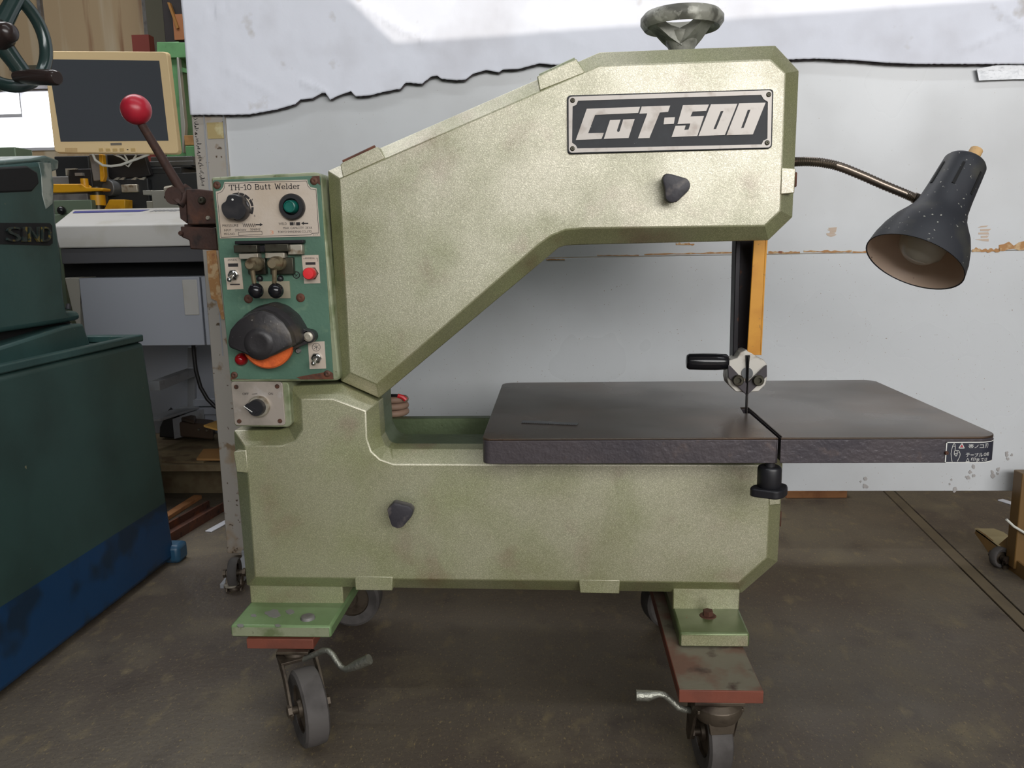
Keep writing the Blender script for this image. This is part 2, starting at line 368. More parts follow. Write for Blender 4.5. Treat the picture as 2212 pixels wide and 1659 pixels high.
# a cast joint strip runs through the floor on the right
j0, j1 = PZ(1938, 1066), PZ(2185, 1302); jd = (j1-j0).normalized(); jn = V((jd.y, -jd.x, 0))
k0, k1 = PZ(1962, 1066), PZ(2212, 1285)
jw = abs((k0-j0).dot(jn)); jw = max(jw, .02)
A0, A1 = j0-jd*8, j0+jd*8
def clip_half(poly, o, n):
    out = []
    for i in range(len(poly)):
        a, b = poly[i-1], poly[i]; da, db = (a-o).dot(n), (b-o).dot(n)
        if (da >= 0) != (db >= 0): out.append(a+(b-a)*(da/(da-db)))
        if db >= 0: out.append(b)
    return out
room = [V((-6, -5, 0)), V((6, -5, 0)), V((6, 6, 0)), V((-6, 6, 0))]
g = .0022
MB().prism(clip_half(room, j0-jn*g, -jn), (0, 0, -.012)).build('slab', CONC, FLOOR, bevel=.001)
MB().prism(clip_half(clip_half(room, j0+jn*g, jn), j0+jn*(jw-g), -jn), (0, 0, -.012)).build('joint_strip', CONCJ, FLOOR, bevel=.001)
MB().prism(clip_half(room, j0+jn*(jw+g), jn), (0, 0, -.012)).build('slab', CONC, FLOOR, bevel=.001)
tag(MB().box((-6, -5, 3.5), (6, 6, 3.6)).build('ceiling', CEIL), kind='structure')
tag(MB().box((-6.1, -5, 0), (-6, 6, 3.5)).build('wall_left', WALLG), kind='structure')
tag(MB().box((6, -5, 0), (6.1, 6, 3.5)).build('wall_right', WALLG), kind='structure')
# wall behind the photographer: unseen, with an added slanted opening to shape the sun patch
def sun_opening_edge(x, y):
    p = P(x, y, .607); return p.x, p.z + (4.2+.607)*tan(radians(15))
(xa_, za_), (xb_, zb_) = sun_opening_edge(852, 92), sun_opening_edge(2104, 2)
sl_ = (zb_-za_)/(xb_-xa_); xe_ = 2.2; ze_ = za_+sl_*(xe_-xa_)
wf = MB(); wf.prism([V((-6, -4.2, 0)), V((6, -4.2, 0)), V((6, -4.2, ze_)), V((xe_, -4.2, ze_)), V((xa_, -4.2, za_)), V((-6, -4.2, za_))], (0, -.08, 0))
xl_, zl_ = sun_opening_edge(742, -12); wf.prism([V((-6, -4.2, za_)), V((xa_, -4.2, za_)), V((xl_, -4.2, zl_)), V((xl_, -4.2, 3.5)), V((-6, -4.2, 3.5))], (0, -.08, 0)); wf.box((xl_, -4.28, 3.25), (6, -4.2, 3.5)); wf.box((xe_, -4.28, ze_), (6, -4.2, 3.25))
tag(wf.build('unseen_wall_front', UNSEENW), kind='structure')
# back wall with the bright window
YB = 4.0
wl, wr = P(-60, 210, YB), P(128, 330, YB)
wb = MB(); ztop, zbot = P(60, 196, YB).z, P(60, 326, YB).z
wb.box((-6, YB, 0), (wl.x-.4, YB+.1, 3.5)); wb.box((wr.x, YB, 0), (6, YB+.1, 3.5))
wb.box((wl.x-.4, YB, 0), (wr.x, YB+.1, zbot)); wb.box((wl.x-.4, YB, ztop), (wr.x, YB+.1, 3.5))
tag(wb.build('wall_back', WALLB), kind='structure')
win = MB(); fw_ = .018
for a, b in (((wl.x-.4, zbot), (wr.x, zbot+fw_)), ((wl.x-.4, ztop-fw_*.4), (wr.x, ztop)), ((wr.x-fw_*.5, zbot), (wr.x, ztop)), ((wl.x-.4, ztop-.16), (P(44, 215, YB).x, ztop-.14)), ((P(44, 215, YB).x, ztop-.16), (P(46, 215, YB).x, ztop))):
    win.box((a[0], YB-.01, a[1]), (b[0], YB+.05, b[1]))
WIN = tag(win.build('window_1', WFRAME), kind='structure')
MB().box((wl.x-.4, YB+.06, zbot), (wr.x, YB+.07, ztop)).build('pane', DAY, WIN)
t = MB(); t.pxbox(-200, 172, 132, 193, YB-.12, YB); tag(t.build('trim_1', WBEAM), kind='structure')
def tall(name, xa, xb, y, Y, dep, mat, zlo):
    m = MB(); m.box((P(xa, y, Y).x, Y, zlo), (P(xb, y, Y).x, Y+dep, 3.5)); return tag(m.build(name, mat), kind='structure')
tall('trim_2', 91, 98, 110, YB-.03, .03, GREYM, ztop+.12)
tall('trim_3', 312, 321, 75, YB-.05, .05, GREYM, 0)
tall('trim_4', 321, 366, 90, YB-.3, .3, WALLO, 0)
t = MB(); t.pxbox(20, 140, 96, 152, YB-.05, YB); tag(t.build('trim_5', WALLO), kind='structure')

# ================================================================== the band saw
ZT = P(1043, 948, -.1).z
SAW = thing('band_saw', (-.03, .12, .147), 'large pale green band saw with a dark iron table and teal welder panel', 'saw')
# --- upper cover
uo = [(708, 369), (1295, 113), (1675, 98), (1726, 153), (1712, 469), (1660, 519), (1247, 529), (1222, 530.5), (1207, 535), (1188, 551), (819, 860), (736, 823)]
ui = [(733, 386), (1294, 142), (1664, 129), (1696, 158), (1685.5, 455), (1652, 487.5), (1260, 493), (1221, 496.5), (1190, 509), (1163, 528), (814, 831), (755, 805)]
BV = .024
def cover(inner, outer, parent, name, Y=0.0):
    m = MB(); m.loft([[P(x, y, Y) for x, y in inner], [P(x, y, Y+BV) for x, y in outer], [P(x, y, Y+BV)+V((0, .034, 0)) for x, y in outer]])
    return m.build(name, HAM, parent, smooth=20, bevel=.0016)
# frame casting behind
def shrink(pts, k):
    cx = sum(p.x for p in pts)/len(pts); cz = sum(p.z for p in pts)/len(pts)
    out = []
    n = len(pts)
    for i, p in enumerate(pts):
        a, b = pts[i-1], pts[(i+1) % n]; d1 = (p-a).normalized(); d2 = (b-p).normalized()
        n1 = V((d1.z, 0, -d1.x)); n2 = V((d2.z, 0, -d2.x)); m_ = (n1+n2).normalized(); s_ = 1/max(.4, m_.dot(n1)); out.append(p+m_*k*s_)
    return out
fu = [P(x, y, BV) for x, y in uo]
area2 = sum(fu[i-1].x*fu[i].z-fu[i].x*fu[i-1].z for i in range(len(fu)))
sg = 1 if area2 < 0 else -1
fus = shrink(fu, .006*sg)
fr = MB(); fr.prism([V((p.x, .059, p.z)) for p in fus], (0, .089, 0))
FR = None
# --- lower cover
lo_o = [(505, 930), (603, 928), (622, 921), (628, 905), (624, 834), (736, 829), (818, 867), (823, 943), (832, 961), (848, 969), (1692, 972), (1687, 1090), (1680, 1213), (1602, 1281), (533, 1265), (511, 1022)]
lo_i = [(528, 964), (608, 963.5), (638, 953), (653, 928), (650, 862), (720, 862), (790, 888), (792, 948), (801, 975), (850, 1003), (1664, 1005), (1661, 1091), (1657, 1204), (1595, 1259.5), (551, 1247), (535, 1022)]
lo_i[9:9] = [(821, 993)]; lo_o[9:9] = [(838, 966)]
lw = [P(x, y, BV) for x, y in lo_o]
lws = shrink(lw, .006*sg)
fr.prism([V((p.x, .059, p.z)) for p in lws], (0, .089, 0))
# column web joining the arm and the base, and its back
cx0, cx1 = P(470, 600, .06).x, P(823, 900, .06).x
fr.box((cx0+.02, .06, P(600, 960, .06).z), (cx1, .148, P(600, 640, .06).z))
FR = fr.build('frame', FRAMEP, SAW, bevel=.003)
# bright round lip along the throat edge
lip = MB(); lip.tube([P(x, y, .056) for x, y in ((822, 872), (824, 900), (826, 938), (834, 958), (850, 966), (900, 967.5), (1100, 968.5))], .0022, 8); lip.build('throat_lip', RIM, SAW)
rb = MB(); ztr = P(950, 904, .2).z
for y0_, y1_, dz_ in ((.2, .222, 0), (.222, .34, -.035)):
    rb.prism([V((P(560, 900, .2).x, y0_, ztr+dz_)), V((.38, y0_, ztr+dz_)), V((.40, y0_, ztr-.02+dz_)), V((.385, y0_, .24)), V((.33, y0_, .205)), V((P(560, 1200, .2).x, y0_, .205))], (0, y1_-y0_, 0))
rx0 = P(560, 900, .2).x
rb.box((rx0, .2, ztr-.01), (-.30, .34, .70))
rb.prism([V((p.x, .2, p.z)) for p in shrink(fu, .016*sg)], (0, .14, 0))
rb.box((rx0+.03, .14, .24), (.3, .205, ztr-.10)); rb.box((rx0+.03, .14, .5), (-.33, .205, .86)); rb.box((.1, .14, .80), (.34, .205, .95))
rb.build('rear_body', FRAMEP, SAW, bevel=.004)
UC = cover(ui, uo, SAW, 'upper_cover'); LC = cover(lo_i, lo_o, SAW, 'lower_cover')
def tab(pts, parent, name='hinge_tab', Y=-.0006, Y1=.05):
    MB().pxprism(pts, Y, Y1).build(name, HAM, parent, bevel=.0012)
tab([(735, 355), (740, 351), (815, 316.5), (832, 342), (741, 384)], UC)
tab([(1160, 165), (1245, 127), (1264, 157), (1166, 196)], UC)
tab([(1688, 362), (1719, 364), (1716, 417), (1686, 420)], UC)
tab([(504, 977), (532, 972), (536, 1022), (511, 1020)], LC)
tab([(766, 1245), (848, 1246), (847.5, 1276), (768, 1275)], LC)
tab([(1250, 1252), (1339, 1253), (1338, 1282.5), (1253, 1281)], LC)
tab([(1660, 1012), (1690, 1012), (1686, 1090), (1661, 1092)], LC)
for a, b, c_ in (((1166, 166), (1243, 130), RIM), ((742, 352), (812, 319), RUST)):
    m = MB(); p0, p1 = P(*a, .012), P(*b, .012); d = (p1-p0)
    for k in range(3): m.cyl(p0+d*(k/3+.004), p0+d*((k+1)/3-.004), .0042, seg=10)
    m.build('hinge_barrel', c_, UC)
m = MB(); m.pxbox(1716, 371, 1723, 404, .02, .05); m.build('latch_stud', RUST, UC, bevel=.002)
m = MB(); m.pxbox(1684, 1105, 1689, 1138, .03, .06); m.build('latch_stud', RUST, LC, bevel=.002)
# --- cover knobs
def lobe(pts, c, parent, name='cover_knob'):
    m = MB(); f = [P(x, y, -.030) for x, y in pts]; cc = P(*c, -.030)
    sc = lambda k, dy: [cc+(p-cc)*k+V((0, dy, 0)) for p in f]
    m.loft([sc(.82, -.0008), sc(.95, 0), sc(1, .003), sc(1, .014), sc(.86, .019)])
    b = P(*c, -.012); m.cyl((b.x, -.012, b.z), (b.x, .003, b.z), .009)
    return m.build(name, KNOB, parent, smooth=50)
lobe(rounded([(1430, 387), (1437, 374), (1449, 375), (1487, 386), (1493, 399), (1489, 411), (1463, 436), (1448, 439), (1437, 431), (1436, 408)], 6, 3), (1459, 405), UC)
lobe(rounded([(835, 1101), (850, 1085), (886, 1094), (893, 1103), (889, 1117), (869, 1140), (860, 1143), (846, 1138), (839, 1117)], 4, 3), (864, 1114), LC)
# --- name plate
Z = lambda x, y: (1120+x/3.456, y/3.456)
npo = rounded([Z(362, 712), Z(1905, 664), Z(1893, 1108), Z(366, 1150)], 9)
NP = MB(); NP.pxprism(npo, -.004, .003); NP = NP.build('name_plate', NPBLK, SAW, bevel=.0008)
Yn = -.0052
fin = [Z(445, 752), Z(1812, 708), Z(1830, 740), Z(1862, 760), Z(1858, 1035), Z(1828, 1050), Z(1815, 1078), Z(440, 1108), Z(428, 1085), Z(400, 1065), Z(404, 795), Z(432, 782)]
fout = rounded([Z(374, 722), Z(1893, 673), Z(1884, 1100), Z(376, 1140)], 8)
MB().holed([P(x, y, Yn) for x, y in fout], [[P(x, y, Yn) for x, y in fin]], (0, .0013, 0)).build('border', NPSIL, NP)
for pts in ([(510, 812), (908, 797), (893, 843), (572, 858), (520, 995), (637, 992), (620, 1037), (428, 1045)],
            [(683, 897), (762, 893), (735, 975), (742, 987), (755, 980), (782, 892), (868, 888), (822, 1030), (637, 1037)],
            [(920, 795), (1133, 788), (1117, 835), (1055, 840), (978, 1030), (892, 1033), (962, 846), (903, 849)],
            [(1090, 878), (1168, 874), (1160, 924), (1083, 928)],
            [(1228, 785), (1422, 780), (1402, 828), (1300, 833), (1284, 870), (1385, 866), (1335, 1015), (1143, 1023), (1172, 940), (1248, 937), (1238, 970), (1270, 967), (1283, 922), (1187, 926)]):
    let = MB(); let.pxprism([Z(*p) for p in pts], Yn, Yn+.0013); let.build('letter', NPSIL, NP, smooth=0)
for o_, h_ in (([(1437, 778), (1634, 774), (1541, 1008), (1344, 1015)], [(1510, 830), (1530, 828), (1475, 963), (1455, 965)]),
               ([(1647, 772), (1845, 766), (1750, 1003), (1553, 1010)], [(1712, 820), (1732, 818), (1682, 954), (1662, 957)])):
    let = MB(); let.holed([P(*Z(*p), Yn) for p in o_], [[P(*Z(*p), Yn) for p in h_]], (0, .0013, 0)); let.build('letter', NPSIL, NP, smooth=0)
def screw(x, y, r, Y, parent, m=RUSTS, name='screw', hgt=.0025, slot=True):
    p = P(x, y, Y); k = MB(); k.lathe([(r*PXM, .0), (r*PXM, hgt*.5), (r*PXM*.7, hgt), (r*PXM*.25, hgt), (.0002, hgt*.6)], p, (0, -1, 0), 16)
    return k.build(name, m, parent, smooth=50)
for x, y in ((404, 750), (1868, 706), (1856, 1066), (403, 1110)): screw(*Z(x, y), 5, Yn, NP, DSTEEL, hgt=.0012)
# --- tension handwheel on top
HWY = .13
hc = P(1473, 45, HWY); hr = 81/1290
hw = MB()
hw.lathe([(hr-.016, -.006), (hr-.006, -.012), (hr, -.004), (hr, .004), (hr-.006, .011), (hr-.014, .010), (hr-.019, .003), (hr-.019, -.002), (hr-.016, -.006)], hc, (0, 0, 1), 48, False)
zb = P(1471, 106, HWY).z-.012
hw.lathe([(.0195, zb-hc.z), (.019, -.042), (.024, -.032), (.027, -.018), (.012, -.012)], hc, (0, 0, 1), 24)
for k in range(3):
    a = radians(90+120*k-15); d = V((cos(a), sin(a), 0)); n = V((-sin(a), cos(a), 0))
    rg = []
    for rr, zz, hwid, th in ((.008, -.028, .020, .012), (.025, -.020, .017, .009), (.044, -.006, .014, .007), (hr-.012, .0, .017, .007)):
        c_ = hc+d*rr+V((0, 0, zz)); rg.append([c_+n*hwid+V((0, 0, th)), c_-n*hwid+V((0, 0, th)), c_-n*hwid-V((0, 0, th)), c_+n*hwid-V((0, 0, th))])
    hw.loft(rg)
hw.build('tension_handwheel', CASTG, SAW, smooth=50)

# --- work table
def plan(pts): return [V((x, y, ZT)) for x, y in pts]
tx0, tx1, ty0, ty1 = P(1041, 948, -.1).x, P(2139, 948, -.1).x+.016, -.1, PZ(1480, 823.5, ZT).y
RC = .03
def arc(cx, cy, r, a0, a1, n=8): return [(cx+r*cos(radians(a0+(a1-a0)*i/n)), cy+r*sin(radians(a0+(a1-a0)*i/n))) for i in range(n+1)]
q = lambda x, y: (PZ(x, y, ZT).x, PZ(x, y, ZT).y)
s0, s1 = q(1680.5, 948)[0], q(1689.5, 948)[0]
e0, e1 = q(1609, 884), q(1617, 882)
tp = arc(tx0+.012, ty0+.012, .012, 180, 270, 5) + [(s0, ty0)] + [q(1681, 946), q(1620, 893), q(1607, 893), q(1599, 880), q(1615, 879), q(1626, 888), q(1689, 943)] + [(s1, ty0)] + arc(tx1-RC, ty0+RC, RC, 270, 360) + arc(tx1-.022, ty1-.022, .022, 0, 90) + arc(tx0+.022, ty1-.022, .022, 90, 180)
TH = ZT - P(1400, 1001.5, -.1).z
TB = MB(); TB.prism(plan(tp), (0, 0, -.003)); WT = TB.build('work_table', TABLE, SAW, bevel=.001, smooth=20)
ins = MB(); ins.prism([v+V((0, 0, -.003)) for v in plan(tp)], (0, 0, -(TH-.003))); ins.build('table_side', TABSIDE, WT, bevel=.0025, smooth=30)
tr = MB(); tr.box((.12, .066, ZT-TH-.05), (.36, .22, ZT-TH+.002)); tr.build('table_trunnion', BLKST, SAW, bevel=.004)
# warning label wrapped round the table's corner
def wrap(x, z, o=.0008):
    xs = tx1-RC
    if x <= xs: return V((x, ty0-o, z))
    a = (x-xs)/RC
    return V((xs+(RC+o)*sin(a), ty0+RC-(RC+o)*cos(a), z))
lx0, lz0, lz1 = P(2040, 1000, ty0).x, P(2045, 999.5, ty0).z, P(2045, 954.5, ty0).z
lxe = tx1-RC+RC*radians(72)
WL = MB(); nn = 16
xs_ = [lx0+(lxe-lx0)*i/nn for i in range(nn+1)]
WL.loft([[wrap(x, lz0, .0006), wrap(x, lz1, .0006), wrap(x, lz1, -.0005), wrap(x, lz0, -.0005)] for x in xs_])
WL = WL.build('warning_label', M('label_black', (44, 46, 58), .4), WT, 'black warning plate with white writing and a pointing hand')
pr = MB()
def wquad(x0, z0, x1, z1, o=.0009):
    n = max(1, int(abs(x1-x0)/.004))
    for i in range(n):
        a, b = x0+(x1-x0)*i/n, x0+(x1-x0)*(i+1)/n
        pr.bm.faces.new([pr.bm.verts.new(wrap(*c, o)) for c in ((a, z0), (b, z0), (b, z1), (a, z1))])
lw_ = .0011
wquad(lx0, lz1-lw_, lxe, lz1); wquad(lx0, lz0, lxe, lz0+lw_); wquad(lx0, lz0, lx0+lw_*1.3, lz1); wquad(lxe-lw_, lz0, lxe, lz1)
ZZ = lambda x, y: (2020+x/15.8, 940+y/15.8)
def wline(pts, wd=1.2, m_=pr):
    qq = [P(*ZZ(*p), ty0) for p in pts]; h = wd/1590/2
    for a, b in zip(qq, qq[1:]):
        d = (b-a); 
        if d.length < 1e-6: continue
        d.normalize(); n = V((-d.z, 0, d.x))*h; e = d*h*.5
        m_.bm.faces.new([m_.bm.verts.new(wrap(v.x, v.z, .0009)) for v in (a-e-n, b+e-n, b+e+n, a-e+n)])
wline([(570, 890), (540, 760), (530, 620), (560, 470), (600, 330), (635, 280), (670, 310), (680, 400), (670, 510), (735, 515), (750, 620), (745, 650), (705, 715), (640, 650), (645, 560), (670, 510)], 1.0)
wline([(735, 520), (780, 515), (820, 560), (845, 640), (830, 720), (790, 800), (750, 885)], 1.0); wline([(640, 635), (745, 625)], 1.0); wline([(600, 370), (665, 375)], .8); wline([(790, 590), (825, 575)], .9)
wline([(905, 275), (800, 435), (985, 435), (905, 275)], 1.6)
for s_, x0, yb, x1, h_ in (('帯', 1125, 440, 1300, 135), ('ノ', 1335, 435, 1465, 115), ('コ', 1505, 437, 1645, 120), ('刃', 1690, 437, 1830, 140), ('テ', 1030, 740, 1170, 135), ('ー', 1200, 680, 1310, 22), ('ブ', 1335, 735, 1460, 130), ('ル', 1480, 730, 1610, 125), ('の', 1650, 715, 1760, 110), ('前', 1775, 715, 1890, 125),
                           ('△', 1030, 900, 1160, 130), ('印', 1210, 870, 1360, 110), ('ま', 1390, 895, 1500, 120), ('で', 1540, 885, 1660, 110), ('は', 1690, 885, 1810, 110)):
    x_, y_ = ZZ(x0, yb); xe, _ = ZZ(x1, yb)
    add_text(pr, s_, x_, y_, xe, h_/15.8, ty0, mapper=lambda x, z: wrap(x, z, .0009))
pr.build('lettering', WHITE, WL, smooth=0)['kind'] = 'stuff'
rt = MB(); rt.bm.faces.new([rt.bm.verts.new(wrap(P(*ZZ(*p), ty0).x, P(*ZZ(*p), ty0).z, .0010)) for p in ((905, 320), (845, 405), (950, 405))]); rt.build('warning_triangle', REDP, WL, 'red triangle', smooth=0)
screw(*ZZ(385, 605), 4, ty0-.0005, WL, RUSTS)
# clamp knob under the table
kp = P(1662, 1030, -.085); kn = MB()
kz = kp.z
kn.lathe([(.015, .016), (.0165, .012), (.0165, -.012), (.014, -.016)], kp, (0, 0, 1), 24)
sh = [V((kp.x+x_*.001, kp.y+y_*.001, kz-.014)) for x_, y_ in rounded([(-30, -10), (-22, 8), (-6, 16), (18, 20), (28, 14), (26, -4), (14, -20), (4, -26)], 9, 4)]
kn.loft([sh, [p+V((0, 0, -.012)) for p in sh]])
kn.cyl(kp+V((0, 0, .0)), kp+V((0, 0, .03)), .007)
kn.build('table_knob', BLACKPL, WT, bevel=.002, smooth=40)
# --- blade, guide post, guard, guide head
bp = PZ(1612, 884, ZT); BY = bp.y
bl_ = MB(); bl_.box((bp.x-.0006, BY-.006, ZT-.02), (bp.x+.0006, BY+.006, P(1613, 770, BY).z))
for k in range(22):
    z_ = ZT-.01+k*.0042; bl_.prism([(bp.x-.0006, BY-.006, z_), (bp.x-.0006, BY-.006, z_+.0038), (bp.x-.0006, BY-.0082, z_)], (.0012, 0, 0))
bl_.build('saw_blade', BLADE, SAW, smooth=0)
gp = MB(); gp.prism([P(1590, 510, .135), P(1629, 510, .135), P(1612, 800, .135), P(1583, 800, .135)], (0, .03, 0))
gp.prism([P(1590, 510, .118), P(1601, 510, .118), P(1594, 800, .118), P(1582, 800, .118)], (0, .02, 0)); gp.build('guide_post', BLKST, SAW, bevel=.0012)
yg = MB(); yg.prism([P(1629, 508, .092), P(1657.5, 508, .092), P(1645, 767, .092), P(1613.5, 767, .092)], (0, .003, 0))
yg.prism([P(1654, 508, .092), P(1657.5, 508, .092), P(1645, 767, .092), P(1641.5, 767, .092)], (0, .03, 0))
yg.build('blade_guard', YELLOW, SAW, 'yellow sheet metal blade guard', bevel=.0008)
G = lambda x, y: (1440+x/3.771, 500+y/3.771)
JAW = M('dark_carbide_jaw', (74, 70, 74), .4, .4)
gb = MB(); gb.pxprism([G(*p) for p in [(508, 1050), (575, 1030), (600, 985), (650, 965), (690, 985), (755, 1030), (790, 1045), (818, 1080), (818, 1200), (805, 1250), (748, 1305), (690, 1307), (655, 1330), (615, 1307), (565, 1307), (505, 1245), (495, 1200)]], .092, .128)
GB = gb.build('guide_head', M('bright_worn_steel', (206, 202, 194), .42, .3, [(50, (150, 140, 126), .52, .68)]), SAW, 'worn steel blade guide head', bevel=.0012)
MB().pxprism([G(*p) for p in [(500, 1090), (520, 1095), (655, 1240), (648, 1330), (505, 1190)]], .086, .093).build('guide_jaw', JAW, GB, bevel=.0006)
MB().pxprism([G(*p) for p in [(818, 1090), (800, 1100), (662, 1235), (662, 1330), (818, 1180)]], .086, .093).build('guide_jaw', JAW, GB, bevel=.0006)
m = MB(); m.pxprism(ring_px(*G(657, 1155), 12.5, 24), .0902, .0915); m.build('thrust_disc', GRBAR, GB)
m = MB(); m.pxprism([G(*p) for p in [(645, 1010), (680, 1010), (668, 1120), (665, 1230), (645, 1230), (648, 1120)]], .0892, .092); m.build('blade_slot', DARK, GB)
for x, y in ((578, 1210), (743, 1210)):
    c_ = P(*G(x, y), .086); m = MB(); m.lathe([(.0088, 0), (.0088, .006), (.0078, .0075), (.0045, .0075), (.0042, .003), (.0001, .003)], c_, (0, -1, 0), 20); m.build('socket_screw', DSTEEL, GB)
hp0, hp1 = P(*G(500, 1062), .10), P(*G(160, 1060), .10)
m = MB(); d = (hp1-hp0); L_ = d.length; m.lathe([(.010, 0), (.0125, .003), (.0135, L_*.3), (.0135, L_*.6), (.0128, L_*.93), (.0105, L_*.985), (.006, L_)], hp0, d, 24); m.cyl(hp0-d.normalized()*.022, hp0+d.normalized()*.004, .005)
m.build('clamp_handle', BALLB, GB, smooth=50)

# --- feet
def foot(face, top, vx, Yadj=0):
    """face: (xl, xr, ytop, ybot) of the front face; vx: (xl, xr, ybot) lower edge of the upright face"""
    xl, xr, yt, yb = face; Yf = PZ((xl+xr)/2, yb, .147).y; zt = P((xl+xr)/2, yt, Yf).z
    Yv = PZ((vx[0]+vx[1])/2, vx[2], zt).y
    a, b = P(xl, yb, Yf).x, P(xr, yb, Yf).x; c_, d_ = P(vx[0], vx[2], Yv).x, P(vx[1], vx[2], Yv).x
    return Yf, zt, Yv, a, b, c_, d_
Yf, zt, Yv, a, b, c_, d_ = foot((499, 716, 1352, 1379), None, (541, 742, 1302))
FL = MB(); FL.prism([(a, Yf, .148), (b, Yf, .148), (d_+.004, .14, .148), (c_, .14, .148)], (0, 0, zt-.148)); fl_o = FL.build('foot', FOOTG, SAW, bevel=.004)
lfz = P(640, 1266, .03).z
m = MB(); m.box((c_, Yv, zt-.002), (d_, .14, lfz+.012)); m.build('foot_upright', HAM, fl_o, bevel=.002)
m = MB(); m.box((a+.003, Yf-.0008, .151), (b-.003, Yf+.001, zt-.003)); m.build('worn_front', RIM, fl_o, 'pale worn front edge of the foot')
p = PZ(590, 1327, zt); m = MB(); 
random.seed(21)
for cx_, cy_, rr_ in ((590, 1326, 17), (626, 1322, 9), (548, 1330, 6), (520, 1352, 7), (600, 1352, 6)):
    m = MB(); m.prism([PZ(cx_+rr_*1.1*(.7+.5*random.random())*cos(t*pi/6), cy_+rr_*.52*(.7+.5*random.random())*sin(t*pi/6), zt) for t in range(12)], (0, 0, .0006)); m.build('paint_chip', GREYM, fl_o, smooth=0)
p = PZ(665, 1336, zt); m = MB(); m.lathe([(.012, -.001), (.0105, .004), (.007, .005), (.0001, .003)], p, (0, 0, 1), 14); m.build('foot_bolt', GREYM, fl_o)
lfoot = (Yf, a, b)
Yf2, zt2, Yv2, a2, b2, c2, d2 = foot((1467, 1619, 1367, 1400), None, (1453, 1597, 1315))
FO2 = M('foot_pale_green_paint', (110, 122, 86), .36, .35, [(11, (88, 100, 62), .45, .65), (60, (120, 82, 50), .72, .75)])
m = MB(); m.prism([(a2, Yf2, .148), (b2, Yf2, .148), (d2+.004, .14, .148), (c2, .14, .148)], (0, 0, zt2-.148)); fr_o = m.build('foot', FO2, SAW, bevel=.004)
rfz = P(1520, 1278, .03).z
m = MB(); m.box((c2, Yv2, zt2-.002), (d2, .14, rfz+.014)); m.build('foot_upright', HAM, fr_o, bevel=.002)
m = MB(); m.box((a2+.003, Yf2-.0008, .151), (b2-.003, Yf2+.001, zt2-.004)); m.build('worn_front', HAM, fr_o, 'paler front edge of the foot')
p = PZ(1529, 1330, zt2); m = MB(); m.cyl(p, p+V((0, 0, .009)), .008, seg=6); m.lathe([(.014, -.001), (.012, .001), (.0001, .0012)], p, (0, 0, 1), 16); m.build('foot_bolt', RUST, fr_o)

# --- butt welder on the left of the column
YW = 0.0
wbx = MB(); wo = rounded([(455, 383), (692, 371), (735, 822), (497, 826)], [6, 16, 12, 6], 5)
wbx.pxprism(wo, YW+.002, YW+.10); WB = wbx.build('welder_box', RIM, SAW, bevel=.003)
wp = MB(); wp.pxprism(rounded([(459, 389), (691, 379), (720, 819), (497.5, 819.5)], 5, 3), YW, YW+.004); WP = wp.build('welder_panel', PANEL, SAW, bevel=.0006)
H5 = lambda x, y: (440+x/6.38, 360+y/6.38)
H6 = lambda x, y: (460+x/4.607, 580+y/4.607)
H7 = lambda x, y: (480+x/9.217, 500+y/9.217)
pp = MB(); ppx = [(484.7, 393.2), (663.4, 387.9), (665.2, 397), (670, 404), (683.7, 407), (691.6, 510.5), (475.3, 515.2), (465.9, 414), (476.5, 411), (482, 404)]
YP = YW-.0012
pp.pxprism(ppx, YP, YW+.0005); PL = pp.build('pressure_plate', PLATE, SAW, 'cream label plate printed TH-10 Butt Welder')
tx = MB(); YT = YP-.0002
